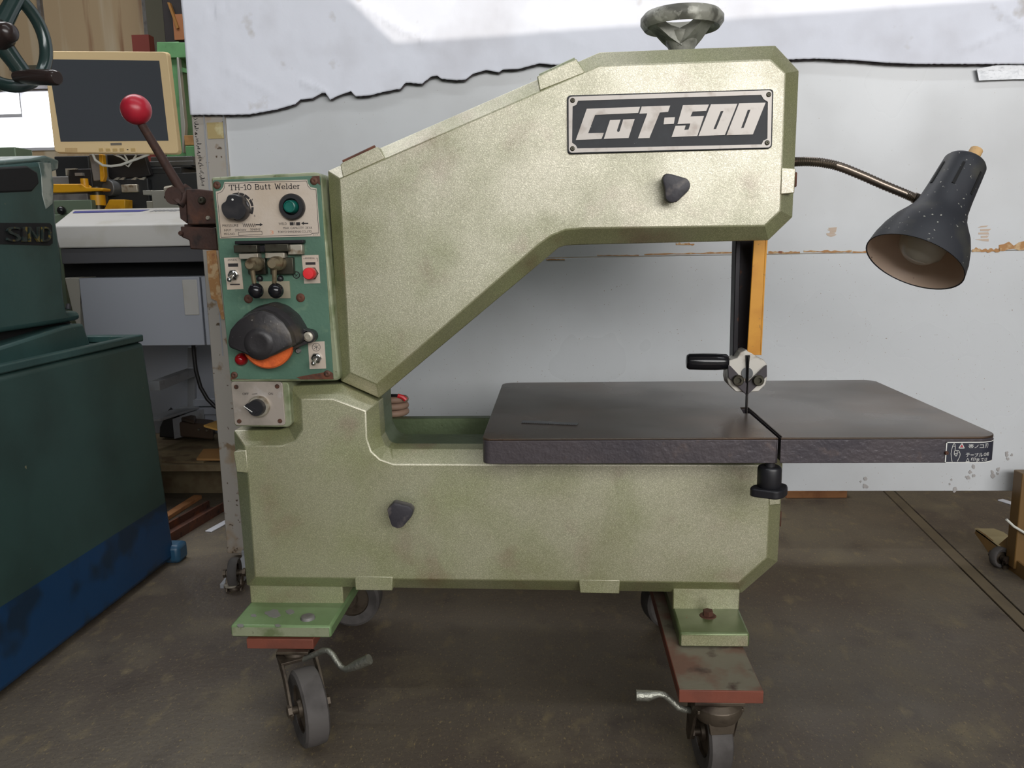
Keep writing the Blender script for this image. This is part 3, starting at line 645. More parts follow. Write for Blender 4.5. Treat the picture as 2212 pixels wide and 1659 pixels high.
def slab_word(word, x0, yb, x1, h, th):
    """slab-serif capitals and small letters drawn with strokes"""
    G_ = {'T': (.9, [[(.45, 0), (.45, 1)], [(0, 1), (.9, 1)], [(0, 1), (0, .75)], [(.9, 1), (.9, .75)], [(.25, 0), (.65, 0)]]),
          'H': (.95, [[(.15, 0), (.15, 1)], [(.8, 0), (.8, 1)], [(.15, .5), (.8, .5)], [(0, 0), (.3, 0)], [(.65, 0), (.95, 0)], [(0, 1), (.3, 1)], [(.65, 1), (.95, 1)]]),
          '-': (.5, [[(0, .42), (.5, .42)]]), '1': (.5, [[(.25, 0), (.25, 1), (.0, .8)], [(0, 0), (.5, 0)]]),
          '0': (.72, [[(.36+.36*cos(2*pi*k/14), .5+.5*sin(2*pi*k/14)) for k in range(15)]]), ' ': (.45, []),
          'B': (.8, [[(.15, 0), (.15, 1)], [(0, 1), (.5, 1), (.68, .9), (.68, .65), (.5, .53), (.15, .53)], [(.5, .53), (.75, .42), (.78, .15), (.55, 0), (0, 0)]]),
          'u': (.75, [[(0, .66), (.13, .66), (.13, .15), (.25, 0), (.42, 0), (.6, .15)], [(.45, .66), (.6, .66), (.6, 0), (.75, 0)]]),
          't': (.5, [[(.2, .95), (.2, .12), (.3, 0), (.5, .06)], [(0, .66), (.48, .66)]]),
          'W': (1.2, [[(.12, 1), (.35, 0), (.6, .85), (.85, 0), (1.08, 1)], [(0, 1), (.3, 1)], [(.92, 1), (1.2, 1)]]),
          'e': (.62, [[(.02, .35), (.6, .35), (.55, .55), (.31, .68), (.08, .55), (.02, .33), (.1, .08), (.33, -.01), (.6, .1)]]),
          'l': (.36, [[(0, 1), (.18, 1), (.18, 0)], [(0, 0), (.36, 0)]]),
          'd': (.72, [[(.4, 1), (.56, 1), (.56, 0), (.72, 0)], [(.56, .5), (.35, .67), (.1, .55), (.02, .33), (.1, .1), (.35, 0), (.56, .15)]]),
          'r': (.55, [[(0, .66), (.16, .66), (.16, 0)], [(0, 0), (.34, 0)], [(.16, .45), (.3, .62), (.52, .64)]])}
    tot = sum(G_[c][0]+.16 for c in word)-.16; a_ = P(x0, yb, YT); wd = P(x1, yb, YT).x-a_.x; hz = P(x0, yb-h, YT).z-a_.z; k = wd/tot; cur = 0
    for c in word:
        for st in G_[c][1]:
            pts = [V((a_.x+(cur+u)*k, YT, a_.z+v*hz)) for u, v in st]
            for A_, B_ in zip(pts, pts[1:]):
                d = (B_-A_)
                if d.length < 1e-7: continue
                d.normalize(); t_ = th*PXM/2*(1.0 if abs(d.z) > .5 else .65); n = V((-d.z, 0, d.x))*t_; e = d*t_*.6
                tx.bm.faces.new([tx.bm.verts.new(v) for v in (A_-e-n, B_+e-n, B_+e+n, A_-e+n)])
        cur += G_[c][0]+.16
slab_word('TH-10 Butt Welder', *H5(355, 322), H5(1330, 300)[0], 11, 1.7)
def t5(s, x0, yb, x1, h): add_text(tx, s, *H5(x0, yb), H5(x1, yb)[0], h/6.38, YT)
t5('PRESSURE', 260, 832, 480, 36); t5('INPUT', 283, 893, 380, 30); t5('200/220V', 432, 891, 590, 32); t5('50/60HZ', 642, 880, 785, 32); t5('MFG.NO.', 283, 945, 435, 30)
t5('WELD', 1033, 804, 1145, 34); t5('MAX. CAPACITY  2KVA', 1095, 864, 1497, 32); t5('TOKYO SHINDENKI CO.,LTD.', 1022, 920, 1497, 34); t5('811114', 1508, 948, 1575, 16)
t5('3', 470, 368, 486, 26); t5('4', 660, 468, 680, 28); t5('5', 694, 690, 712, 26)
stroke(tx, [H5(*p) for p in ((290, 232), (1418, 197), (1432, 262), (1475, 308), (1548, 318), (1585, 915), (1492, 920), (1475, 940), (240, 973), (184, 372), (250, 345), (284, 292), (290, 232))], .9, YT)
stroke(tx, [H5(*p) for p in ((480, 902), (803, 892), (806, 935), (482, 948), (480, 902))], .8, YT)
stroke(tx, [H5(540+k*13.5, 832 if k % 2 else 785) for k in range(14)], .9, YT)
for x0_, y0_, s_ in ((720, 800, 1), (1436, 782, -1)):
    stroke(tx, [H5(x0_, y0_), H5(x0_+55*s_, y0_)], 2.6, YT)
    tx.bm.faces.new([tx.bm.verts.new(P(*H5(*p), YT)) for p in ((x0_+55*s_, y0_-24), (x0_+96*s_, y0_-2), (x0_+55*s_, y0_+22))])
for a_, b_ in ((1188, 1238), (1275, 1327)): rect(tx, *H5(a_, 765), *H5(b_, 810), YT)
rect(tx, *H5(1252, 765), *H5(1260, 810), YT)
CC = H5(475, 572)
for k, (a0, a1) in enumerate(((88, 112), (66, 86), (40, 64), (8, 36), (-24, 4))):
    tx.bm.faces.new([tx.bm.verts.new(P(x, y, YT)) for x, y in ring_px(*CC, 33.5, 6, a0, a1)+ring_px(*CC, 28.3, 6, a1, a0)])
tx.build('lettering', INK, PL, smooth=0)['kind'] = 'stuff'
orr = MB(); add_text(orr, '3', *H5(915, 932), H5(965, 932)[0], 8, YT); orr.build('inspection_mark', INKR, PL, 'faded orange stamp', smooth=0)
# pressure dial
c0 = P(*CC, YP); dl = MB()
pts = []
for k in range(48):
    a_ = 2*pi*k/48; r_ = .0195*(1-.20*max(0, cos(3*(a_-.35)))**2); pts.append((cos(a_)*r_, sin(a_)*r_))
dl.lathe([(.0185, .0), (.018, .003), (.0165, .004)], c0, (0, -1, 0), 36)
dl.loft([[V((c0.x+x*k, YP-dy, c0.z+z*k)) for x, z in pts] for k, dy in ((1.02, .002), (1, .014), (.93, .0165))])
DL = dl.build('pressure_dial', BLACKPL, SAW, smooth=45)
m = MB(); m.lathe([(.0016, 0), (.0013, .0004)], (c0.x-.001, YP-.0165, c0.z+.0115), (0, -1, 0), 12); m.build('pointer_dot', WHITE, DL)
# weld button
c0 = P(632.5, 447, YP); m = MB(); m.lathe([(.019, 0), (.019, .006), (.0172, .0085), (.0122, .0085), (.0105, .002)], c0, (0, -1, 0), 36); BT = m.build('weld_button', BLACKPL, SAW, smooth=45)
m = MB(); m.lathe([(.0100, .002), (.0090, .014), (.0084, .0165), (.0070, .017), (.0066, .0155), (.0001, .0153)], c0, (0, -1, 0), 30); m.build('green_cap', GREENB, BT, 'translucent green push cap')
# panel screws
for x, y, r in ((469, 400, 8.2), (678.5, 391, 8.2), (506.5, 810, 7.5), (707, 807, 7.5)): screw(x, y, r, YW, WP)
for x, y in ((537, 645.5), (649.5, 643)): screw(x, y, 9.6, YW, WP, RUST, 'rusty_plug', .003)
m = MB(); m.torus(P(640, 594, YW-.0006), (0, 1, 0), 7*PXM, .0007, 24, 6); stroke(m, [(637, 592), (642, 597)], 1.2, YW-.0004); stroke(m, [(643, 592), (638, 597)], 1.2, YW-.0004); m.build('screw_mark', INK, WP)
for rp in ([(640, 815), (660, 811), (690, 806), (712, 802), (719, 806), (720, 819), (650, 819.5)], [(672, 381), (690, 379.5), (692, 400), (686, 396), (684, 386)], [(500, 812), (505, 818), (530, 818.5), (540, 819.5), (498, 819.5)]):
    m = MB(); m.pxprism(rp, YW-.0003, YW+.0005); m.build('rust_patch', RUST, WP, smooth=0)
# clamping jaws
jw_ = MB(); jw_.pxbox(507, 518, 655, 528, YW-.012, YW); CL = jw_.build('clamp_rail', BLKST, SAW, bevel=.001)
for pts_, y0, y1, mm, nm in ((( 505, 529, 555, 546), -.022, -.004, DSTEEL, 'clamp_block'), ((572, 527, 622, 544), -.022, -.004, DSTEEL, 'clamp_block'), ((622, 528, 652, 550), -.012, 0, STEEL, 'clamp_block'), ((559, 530, 572, 545), -.010, 0, BLKST, 'clamp_block'),
                       ((516, 547, 557, 560), -.016, 0, STEEL, 'jaw'), ((573, 545, 614, 558), -.016, 0, STEEL, 'jaw'), ((536, 557, 572, 593), -.010, 0, DSTEEL, 'clamp_body'), ((584, 556, 632, 593), -.010, 0, DSTEEL, 'clamp_body')):
    m = MB(); m.pxbox(*pts_, YW+y0, YW+y1); m.build(nm, mm, CL, bevel=.001)
for bx, by, rx, ry, kx, ky in ((559, 570, 549.5, 612, 553, 628), (606, 568.5, 592.5, 612, 596, 628)):
    b0 = P(bx, by, YW-.006); tip = V((b0.x, YW-.043, b0.z)); m = MB()
    m.lathe([(.0105, 0), (.0105, .024), (.0085, .026), (.0085, .034), (.0068, .036), (.006, .038)], b0, (0, -1, 0), 24); CB = m.build('clamp_shaft', CLST, CL, smooth=45)
    r1 = P(rx, ry, YW-.030); m = MB(); m.cyl(V((b0.x, YW-.034, b0.z-.006)), r1+V((0, 0, -.002)), .0036, .0032); m.build('clamp_lever', CLST, CL)
    k1 = P(kx, ky, YW-.034); m = MB(); m.sphere(k1, .0112); m.build('lever_ball', BALLB, CL)
m = MB(); m.pxbox(562, 607, 625, 645, YW-.002, YW+.001); m.build('wear_plate', M('dull_zinc_plate', (168, 160, 138), .5, .3), WP, 'pale worn metal plate')
for x in (561.5, 606): m = MB(); m.lathe([(.005, 0), (.0035, .005), (.001, .006)], P(x, 602, YW), (0, -1, 0), 14); m.build('rubber_stop', BLACKPL, WP)
# anneal labels and switches
def toggle(x, y, xe, ye, parent):
    c_ = P(x, y, YW-.001); m = MB(); m.lathe([(.0082, 0), (.0082, .004)], c_, (0, -1, 0), 6); m.lathe([(.0062, .003), (.0062, .006), (.0045, .0075)], c_, (0, -1, 0), 18); n_ = m.build('toggle_switch', CHROME, parent, smooth=35)
    e = P(xe, ye, YW-.018); m = MB(); m.tube([c_+V((0, -.006, 0)), c_.lerp(e, .6)+V((0, -.003, 0)), e], .003, 10, [.0026, .0028, .0036]); m.sphere(e, .0036, 14, 8); m.build('toggle_lever', CHROME, parent)
al = MB(); al.pxprism([H7(*p) for p in ((35, 525), (365, 515), (422, 1148), (100, 1160))], YW-.0008, YW+.0005); AL = al.build('anneal_plate', PLATE, SAW, 'cream ANNEAL label left of the clamps')
tx = MB(); add_text(tx, 'ANNEAL', *H7(108, 585), H7(300, 580)[0], 3.6, YW-.001); rect(tx, *H7(120, 635), *H7(313, 705), YW-.001); rect(tx, *H7(158, 1042), *H7(350, 1068), YW-.001); tx.build('lettering', INK, AL, smooth=0)['kind'] = 'stuff'
toggle(*H7(235, 865), *H7(145, 960), AL)
al = MB(); al.pxprism([H7(*p) for p in ((1580, 475), (1915, 465), (1952, 1030), (1632, 1040))], YW-.0008, YW+.0005); AR = al.build('anneal_plate', PLATE, SAW, 'cream ANNEAL label with the red button')
tx = MB(); add_text(tx, 'ANNEAL', *H7(1645, 552), H7(1850, 550)[0], 3.8, YW-.001); rect(tx, *H7(1660, 610), *H7(1855, 665), YW-.001)
stroke(tx, [H7(1610, 545), H7(1640, 540)], .7, YW-.001); stroke(tx, [H7(1875, 530), H7(1895, 530), H7(1905, 600)], .7, YW-.001); tx.build('lettering', INK, AR, smooth=0)['kind'] = 'stuff'
c_ = P(*H7(1790, 832), YW-.0008); m = MB(); m.lathe([(.0098, 0), (.0098, .004), (.008, .005)], c_, (0, -1, 0), 6); m.build('button_nut', RUSTS, AR)
m = MB(); m.lathe([(.0075, .004), (.0088, .007), (.0088, .018), (.0075, .0205), (.0001, .021)], c_, (0, -1, 0), 26); m.build('red_push_button', REDB, AR, smooth=45)
al = MB(); al.pxprism([H6(*p) for p in ((945, 732), (1110, 724), (1126, 996), (962, 1000))], YW-.0008, YW+.0005); AG = al.build('lamp_switch_plate', PLATE, SAW, 'cream switch plate beside the grinding wheel')
tx = MB(); cx_, cy_ = H6(1028, 783); stroke(tx, ring_px(cx_, cy_, 8.6, 20), .9, YW-.001, True)
for k in range(3): a_ = radians(25+60*k); stroke(tx, [(cx_-6*cos(a_), cy_-6*sin(a_)), (cx_+6*cos(a_), cy_+6*sin(a_))], .9, YW-.001)
tx.build('switch_symbol', INK, AG, smooth=0); toggle(*H6(1035, 890), *H6(1000, 945), AG)
# grinding wheel with guard
oc = P(588, 737, YW); m = MB(); m.lathe([(.0125, .012), (.036, .012), (.0385, .014), (.0385, .023), (.036, .026), (.02, .026)], oc, (0, -1, 0), 48); GW = m.build('grinding_wheel', ORANGE, SAW, smooth=35)
gpts = rounded([H6(*p) for p in [(250, 700), (275, 580), (350, 490), (470, 415), (590, 385), (700, 420), (800, 500), (870, 610), (890, 700), (885, 735), (700, 830), (600, 862), (500, 850), (380, 795), (270, 755)]], 5, 3)
m = MB(); gb0 = [P(x, y, YW) for x, y in gpts]; gcc = sum(gb0, V())/len(gb0)
m.loft([[p+V((0, dy, 0)) if k == 1 else gcc+(p-gcc)*k+V((0, dy, 0)) for p in gb0] for k, dy in ((1, -.014), (1, -.036), (.965, -.043), (.9, -.045))])
m.loft([[gcc+(p-gcc)*k+V((.006, dy, .005)) for p in gb0] for k, dy in ((1.09, .0), (1.08, -.020), (1.0, -.030))])
hub = V((gcc.x-.002, YW-.045, gcc.z-.010)); m.lathe([(.025, -.003), (.021, .001), (.016, .003), (.012, .0032), (.009, .0026), (.001, .0028)], hub, (0, -1, 0), 32)
GD = m.build('wheel_guard', GRGUARD, SAW, smooth=40)
lc = P(*H6(985, 665), YW); m = MB(); m.cyl(lc, lc+V((0, -.018, 0)), .0098, seg=24); m.prism([lc+V((0, 0, .0095)), lc+V((0, 0, -.0095)), lc+V((-.026, 0, -.02)), lc+V((-.026, 0, .02))], (0, -.018, 0)); m.build('guard_lug', GRGUARD, GD, bevel=.001)
m = MB(); m.lathe([(.0075, 0), (.007, .002), (.004, .003), (.0038, .002), (.0001, .002)], lc+V((0, -.018, 0)), (0, -1, 0), 20); m.build('guard_bolt', STEEL, GD)
screw(645.6, 757, 6, YW, WP, GREYM, 'panel_bolt', .006)
c_ = P(522, 776, YW); m = MB(); m.lathe([(.0098, 0), (.0092, .003), (.0088, .006), (.006, .0105), (.003, .012), (.0001, .0124)], c_, (0, -1, 0), 26); m.build('pilot_lamp', REDL, WP, 'dark red pilot lens', smooth=60)
# --- switch box below the welder
sb = MB(); so_ = rounded([(500, 826), (624, 826), (630, 916), (622, 923), (506, 921)], [3, 8, 8, 6, 8], 4)
sb.pxprism(so_, YW+.002, YW+.08); SB = sb.build('switch_box', RIM, SAW, bevel=.004)
m = MB(); m.pxprism(rounded([(498.5, 824.5), (609.5, 825), (616.5, 919), (507, 919)], 8, 4), YW-.001, YW+.003); SP = m.build('switch_plate', SWPL, SAW, 'bare aluminium OFF and ON switch plate', bevel=.0006)
tx = MB(); add_text(tx, 'OFF', *H6(295, 1260), H6(357, 1258)[0], 5, YW-.0013); add_text(tx, 'ON', *H6(553, 1258), H6(597, 1256)[0], 5, YW-.0013); stroke(tx, [H6(390, 1250), H6(440, 1247)], 1.0, YW-.0013); tx.build('lettering', INK, SP, smooth=0)['kind'] = 'stuff'
for x, y in ((233, 1178), (640, 1172), (263, 1520), (668, 1518)): screw(*H6(x, y), 5, YW-.001, SP, RUSTS)
c_ = P(561, 877, YW-.001); m = MB(); m.lathe([(.0165, 0), (.0165, .006), (.015, .0085), (.0128, .0085)], c_, (0, -1, 0), 36); m.build('switch_bezel', STEEL, SP, smooth=40)
m = MB(); kp_ = []
for k in range(36):
    a_ = 2*pi*k/36; kp_.append((.0128*cos(a_), .0128*sin(a_)))
m.loft([[V((c_.x+x*k, c_.y-dy, c_.z+z*k)) for x, z in kp_] for k, dy in ((1, .006), (.98, .017), (.9, .019))])
m.prism([V((c_.x-.0175, c_.y-.012, c_.z+.0035)), V((c_.x-.011, c_.y-.012, c_.z+.0085)), V((c_.x+.004, c_.y-.012, c_.z-.004)), V((c_.x-.004, c_.y-.012, c_.z-.0105))], (0, -.008, 0))
SK = m.build('rotary_switch', BLACKPL, SP, smooth=40)
m = MB(); h_ = [V((c_.x-.0168, c_.y-.0203, c_.z+.0040)), V((c_.x-.0045, c_.y-.0203, c_.z-.0052))]; d = (h_[1]-h_[0]).normalized(); n = V((-d.z, 0, d.x))*.0006
m.prism([h_[0]-n, h_[1]-n, h_[1]+n, h_[0]+n], (0, .0004, 0)); m.build('pointer_line', WHITE, SP)
# --- blade shear with the red ball lever
YS = .09
m = MB(); m.pxprism([(401, 409), (424, 408), (460, 412), (470, 484), (404, 486)], YS, YS+.06); SHR = m.build('blade_shear', RUSTD, SAW, 'rusty blade shear block', bevel=.002)
m = MB(); m.pxprism([(386, 440), (402, 440), (404, 483), (389, 472)], YS+.01, YS+.05); m.pxbox(398, 483, 470, 492, YS+.02, YS+.05); m.build('shear_blade', RUSTD, SHR, bevel=.001)
m = MB(); m.pxprism([(389, 489), (464, 492), (470, 541), (410, 538), (408, 519), (391, 512)], YS, YS+.06); m.build('shear_bed', RUSTD, SHR, bevel=.002)
screw(437, 433, 9, YS, SHR, DSTEEL, 'shear_bolt', .006); screw(450, 471, 5, YS, SHR, STEEL, 'shear_bolt', .004); screw(392, 504, 6, YS, SHR, RUSTD, 'shear_bolt', .006)
bx_ = P(389, 424, YS+.02); m = MB(); m.cyl(bx_+V((0, -.012, -.012)), bx_+V((.018, .0, .012)), .011); m.cyl(bx_+V((-.002, -.02, 0)), bx_+V((-.002, .03, 0)), .014); m.build('lever_boss', RUSTD, SHR)
b0, b1 = P(394, 415, YS+.01), P(302, 262, YS-.03); m = MB(); m.cyl(b0, b1, .0075, .0062); m.build('shear_lever', RUSTD, SHR)
m = MB(); m.sphere(P(294, 237, YS-.034), .0225, 32, 18); m.build('lever_ball', BALLR, SHR, 'red plastic ball on the lever')

# ================================================================== caster rails under the saw
ZB = .147
def caster(parent, x, y, yawdeg, zt, r, wd, off, pedal=None, pl_=1.0, gap=.006, crown=False):
    """swivel caster hanging from zt; the wheel trails by off in the yaw direction"""
    a = radians(yawdeg); d = V((cos(a), sin(a), 0)); n = V((-sin(a), cos(a), 0)); o = V((x, y, zt)); wc = V((x, y, r))+d*off
    m = MB()
    for s_ in (1, -1): pass
    m.box((x-.040*pl_, y-.032*pl_, zt-.005), (x+.040*pl_, y+.032*pl_, zt)); m.lathe([(.026*pl_, -.005), (.031*pl_, -.010), (.029*pl_, -.016), (.02*pl_, -.020)], o, (0, 0, 1), 24)
    for s_ in (1, -1):
        b = o+n*(s_*(wd/2+gap)); w0 = wc+n*(s_*(wd/2+gap))
        f_ = [b-d*.026*pl_+V((0, 0, -.016)), b+d*.030*pl_+V((0, 0, -.016)), (b+w0)*.5+d*.020*pl_, w0+d*.013*pl_+V((0, 0, -.004)), w0+d*.004+V((0, 0, -.014)), w0-d*.010*pl_+V((0, 0, -.006)), (b+w0)*.5-d*.018*pl_]
        m.prism(f_, n*(s_*.0045))
    e_ = wd/2+gap+.0045
    m.prism([o-d*.026*pl_+n*e_+V((0, 0, -.014)), o-d*.026*pl_-n*e_+V((0, 0, -.014)), o+d*.030*pl_-n*e_+V((0, 0, -.014)), o+d*.030*pl_+n*e_+V((0, 0, -.014))], (0, 0, -.005))
    if crown:
        m.prism([o-d*.030+n*.020+V((0, 0, -.022)), o-d*.030-n*.020+V((0, 0, -.022)), o-d*.030-n*.016+V((0, 0, -.046)), o-d*.030+n*.016+V((0, 0, -.046))], d*.006)
        m.lathe([(.026, -.005), (.034, -.012), (.035, -.022), (.030, -.032), (.02, -.036)], o-d*.004, (0, 0, 1), 28)
    C_ = m.build('caster', CASTM, parent, bevel=.0008)
    m = MB(); m.lathe([(r*.62, -wd/2+.003), (r*.9, -wd/2), (r*.985, -wd/2+.003), (r, 0), (r*.985, wd/2-.003), (r*.9, wd/2), (r*.62, wd/2-.003)], wc, n, 44, False)
    m.lathe([(r*.62, -wd/2+.003), (r*.62, wd/2-.003)], wc, n, 44, False); m.build('tyre', RUBBER, C_)
    m = MB(); m.lathe([(.008, -wd/2+.001), (r*.22, -wd/2+.001), (r*.25, -wd/2+.006), (r*.60, -wd/2+.008), (r*.63, -wd/2+.003), (r*.63, wd/2-.003), (r*.60, wd/2-.008), (r*.25, wd/2-.006), (r*.22, wd/2-.001), (.008, wd/2-.001)], wc, n, 36); m.build('wheel', CASTM, C_)
    m = MB(); m.cyl(wc-n*(wd/2+.012), wc+n*(wd/2+.012), .006, seg=12); m.cyl(wc+n*(wd/2+.008), wc+n*(wd/2+.014), .0095, seg=6); m.cyl(wc-n*(wd/2+.008), wc-n*(wd/2+.014), .0095, seg=6); m.build('axle_bolt', CASTM, C_)
    if pedal:
        m = MB(); pa = pedal; rr = [.0048]*len(pa); rr[-1] = .008; rr[-2] = .0078
        m.tube(pa, .005, 12, rr); m.build('brake_lever', ZINC, C_, smooth=60)
    return C_
fL = thing('caster_rail', (P(610, 1390, lfoot[0]).x, .1, 0), 'red oxide steel bar on casters under the left foot of the saw', 'dolly')
Yfl = PZ(605, 1381, ZB).y; xl0, xl1 = P(533, 1395, Yfl).x, P(677, 1395, Yfl).x; zb_ = P(605, 1402, Yfl).z
m = MB(); m.box((xl0, Yfl, zb_), (xl1, .36, ZB)); m.build('steel_bar', REDOX, fL, bevel=.001)
wcl = PZ(672, 1600); CR = .058
caster(fL, wcl.x-.031, wcl.y+.049, -58, zb_, CR, .036, .058, pl_=.62, pedal=[P(x, y, wcl.y+.04-k*.004) for k, (x, y) in enumerate(((655, 1424), (680, 1413), (698, 1405), (710, 1406), (720, 1416), (728, 1430), (738, 1442), (748, 1446), (772, 1436), (798, 1424)))])
wcb = PZ(785, 1352); caster(fL, xl1-.03, .30, 0, zb_, CR, .036, 0)
br = [o for o in fL.children if o.name.startswith('caster')][-1]
fR = thing('caster_rail', (P(1545, 1500, -.2).x, .1, 0), 'dusty red oxide steel bar on casters under the right foot of the saw', 'dolly')
pA, pB = PZ(1467, 1490, ZB), PZ(1650, 1493, ZB); Yfr = (pA.y+pB.y)/2; zbr = P(1550, 1519, Yfr).z
m = MB(); m.box((pA.x, Yfr, zbr), (pB.x, .36, ZB-.0008)); m.build('steel_bar', REDOX, fR, bevel=.001)
m = MB(); m.box((pA.x+.001, Yfr+.002, ZB-.001), (pB.x-.001, .355, ZB)); m.build('dusty_top', REDOXTOP, fR, 'dusty upper face of the bar')
wcr = PZ(1532, 1672); Yc = wcr.y
caster(fR, wcr.x+.006, Yc-.002, 97, zbr, CR-.002, .034, .020, gap=.011, pl_=.85, crown=True, pedal=[P(1520, 1545, Yc+.02), P(1500, 1534, Yc+.01), P(1478, 1533, Yc), P(1464, 1528, Yc), P(1446, 1510, Yc), P(1434, 1501, Yc), P(1424, 1499, Yc), P(1400, 1503, Yc), P(1374, 1502, Yc)])
caster(fR, (pA.x+pB.x)/2, .30, 20, zbr, CR, .036, .0)

# ================================================================== gooseneck lamp
LY = .10
LAMP = thing('gooseneck_lamp', tuple(P(1718, 348, LY)), 'speckled black bell-shaped work lamp on a gooseneck at the right end of the saw', 'lamp')
L4 = lambda x, y: P(1700+x/4.32, 300+y/4.32, LY)
ctrl = [(30, 216), (80, 214), (200, 212), (350, 226), (500, 262), (700, 342), (900, 430), (1100, 512), (1200, 555), (1300, 592)]
path = []
for i in range(len(ctrl)-1):
    p0, p1, p2, p3 = [V((*ctrl[min(max(i+k, 0), len(ctrl)-1)], 0)) for k in (-1, 0, 1, 2)]
    for s_ in range(14):
        t = s_/14; path.append(.5*((2*p1)+(p2-p0)*t+(2*p0-5*p1+4*p2-p3)*t*t+(3*p1-p0-3*p2+p3)*t**3))
pts3 = [L4(p.x, p.y) for p in path]
m = MB(); m.tube(pts3, .0066, 14, [.0074 if (i % 2) else .0063 for i in range(len(pts3))]); m.build('gooseneck', GOOSE, LAMP, smooth=60)
m = MB(); e = pts3[-16:]; m.tube([e[0], e[-1], e[-1]+(e[-1]-e[-4])*1.4], .0084, 16); m.cyl(pts3[0]+V((-.01, 0, 0)), pts3[2], .011, seg=16); m.build('gooseneck_ferrule', GOOSE, LAMP)
ax = V((-.50, -.32, -.80)).normalized(); tc_ = P(2087, 350, LY-.01)
prof = [(.022, -.001), (.028, .001), (.0305, .005), (.0315, .02), (.034, .06), (.0365, .085), (.041, .1), (.0475, .112), (.056, .126), (.063, .143), (.0685, .163), (.071, .182)]
m = MB(); m.lathe(prof+[(.0695, .182), (.067, .163), (.0615, .143), (.0545, .128), (.046, .114), (.039, .102), (.034, .09), (.032, .06), (.0005, .055)], tc_, ax, 48)
SHD = m.build('lamp_shade', LAMPK, LAMP, smooth=50)
m = MB(); m.lathe([(.0692, .181), (.0665, .163), (.061, .143), (.054, .128), (.0455, .114), (.0385, .102), (.0335, .09), (.0315, .062), (.001, .058)], tc_, ax, 48, False); m.build('shade_lining', LAMPI, SHD, 'beige enamel inside of the shade', smooth=60)
m = MB(); m.lathe([(.013, .06), (.014, .075), (.022, .095), (.032, .13), (.034, .148), (.031, .162), (.020, .173), (.0005, .177)], tc_, ax, 30); m.build('bulb', BULB, LAMP, smooth=60)
m = MB(); m.lathe([(.0095, -.022), (.0095, .002)], tc_+V((.006, 0, .0)), ax, 12); m.build('socket_end', PORC, LAMP)
_, lu, lv = frame_of(ax); tocam = (CAM-tc_); tocam = (tocam-ax*tocam.dot(ax)).normalized(); sd_ = ax.cross(tocam)
for ang in (-50, 4, 60):
    a_ = radians(ang); nrm = tocam*cos(a_)+sd_*sin(a_); tg = ax.cross(nrm).normalized(); m = MB()
    r0_, r1_ = .0318, .0342; A_ = tc_+ax*.022+nrm*r0_; B_ = tc_+ax*.062+nrm*r1_
    m.prism([A_-tg*.0018, A_+tg*.0018, B_+tg*.0022, B_-tg*.0022], nrm*.0009); m.build('vent_slot', DARK, SHD)

# ================================================================== partition board with legs, sheet
BYD = .626
YPS = .619
BRD = thing('partition_board', (P(1300, 1060, BYD).x, BYD, 0), 'tall white partition board standing on casters behind the saw', 'partition')
bx0 = P(449, 300, YPS).x; xp0 = P(417, 300, YPS).x; xp1 = P(489, 300, YPS).x; xr = P(2320, 700, BYD).x
zs = P(1900, 546, BYD).z; zbm = P(1950, 1061, BYD).z
m = MB(); m.box((xp1-.01, BYD, zs+.001), (xr, BYD+.03, 1.75)); m.build('panel', BOARD, BRD, bevel=.001)
m = MB(); m.box((xp1-.01, BYD+.0008, zbm), (xr, BYD+.03, zs)); m.build('panel', BOARD, BRD, bevel=.001)
zpb = P(520, 1196, YPS).z
m = MB(); m.box((xp0, YPS, zpb), (xp1, .66, 1.75)); PST = m.build('post', POSTP, BRD, bevel=.002)
for x in (443, 485): m = MB(); m.box((P(x, 300, YPS).x, YPS-.0015, .5), (P(x+3, 300, YPS).x, YPS+.001, 1.2)); m.build('post_rib', GREYFR, PST)
m = MB(); m.pxbox(449, 264, 481, 300, YPS-.0015, YPS+.001); m.build('old_sticker', M('yellowed_sticker', (168, 150, 104), .7, 0, [(30, (190, 180, 140), .5, .6)]), PST, 'yellowed square sticker'); 
m = MB(); m.pxprism([(446, 542), (466, 540), (478, 640), (484, 690), (479, 690), (468, 650), (456, 645), (450, 600)], YPS-.0025, YPS+.001); m.build('peeling_tape', TAPEB, PST, 'peeling brown and cream tape')
rag = MB(); random.seed(9)
for k in range(46):
    y = 252+k*3.3; x = 417+(y-250)*.105+random.uniform(0, 4)
    stroke(rag, [(x, y), (x+random.uniform(2, 9), y+random.uniform(-3, 4))], random.uniform(.8, 2.4), YPS-.0006)
rag.build('scuff_marks', BLKST, PST, 'black scuffs along the post edge', smooth=0)
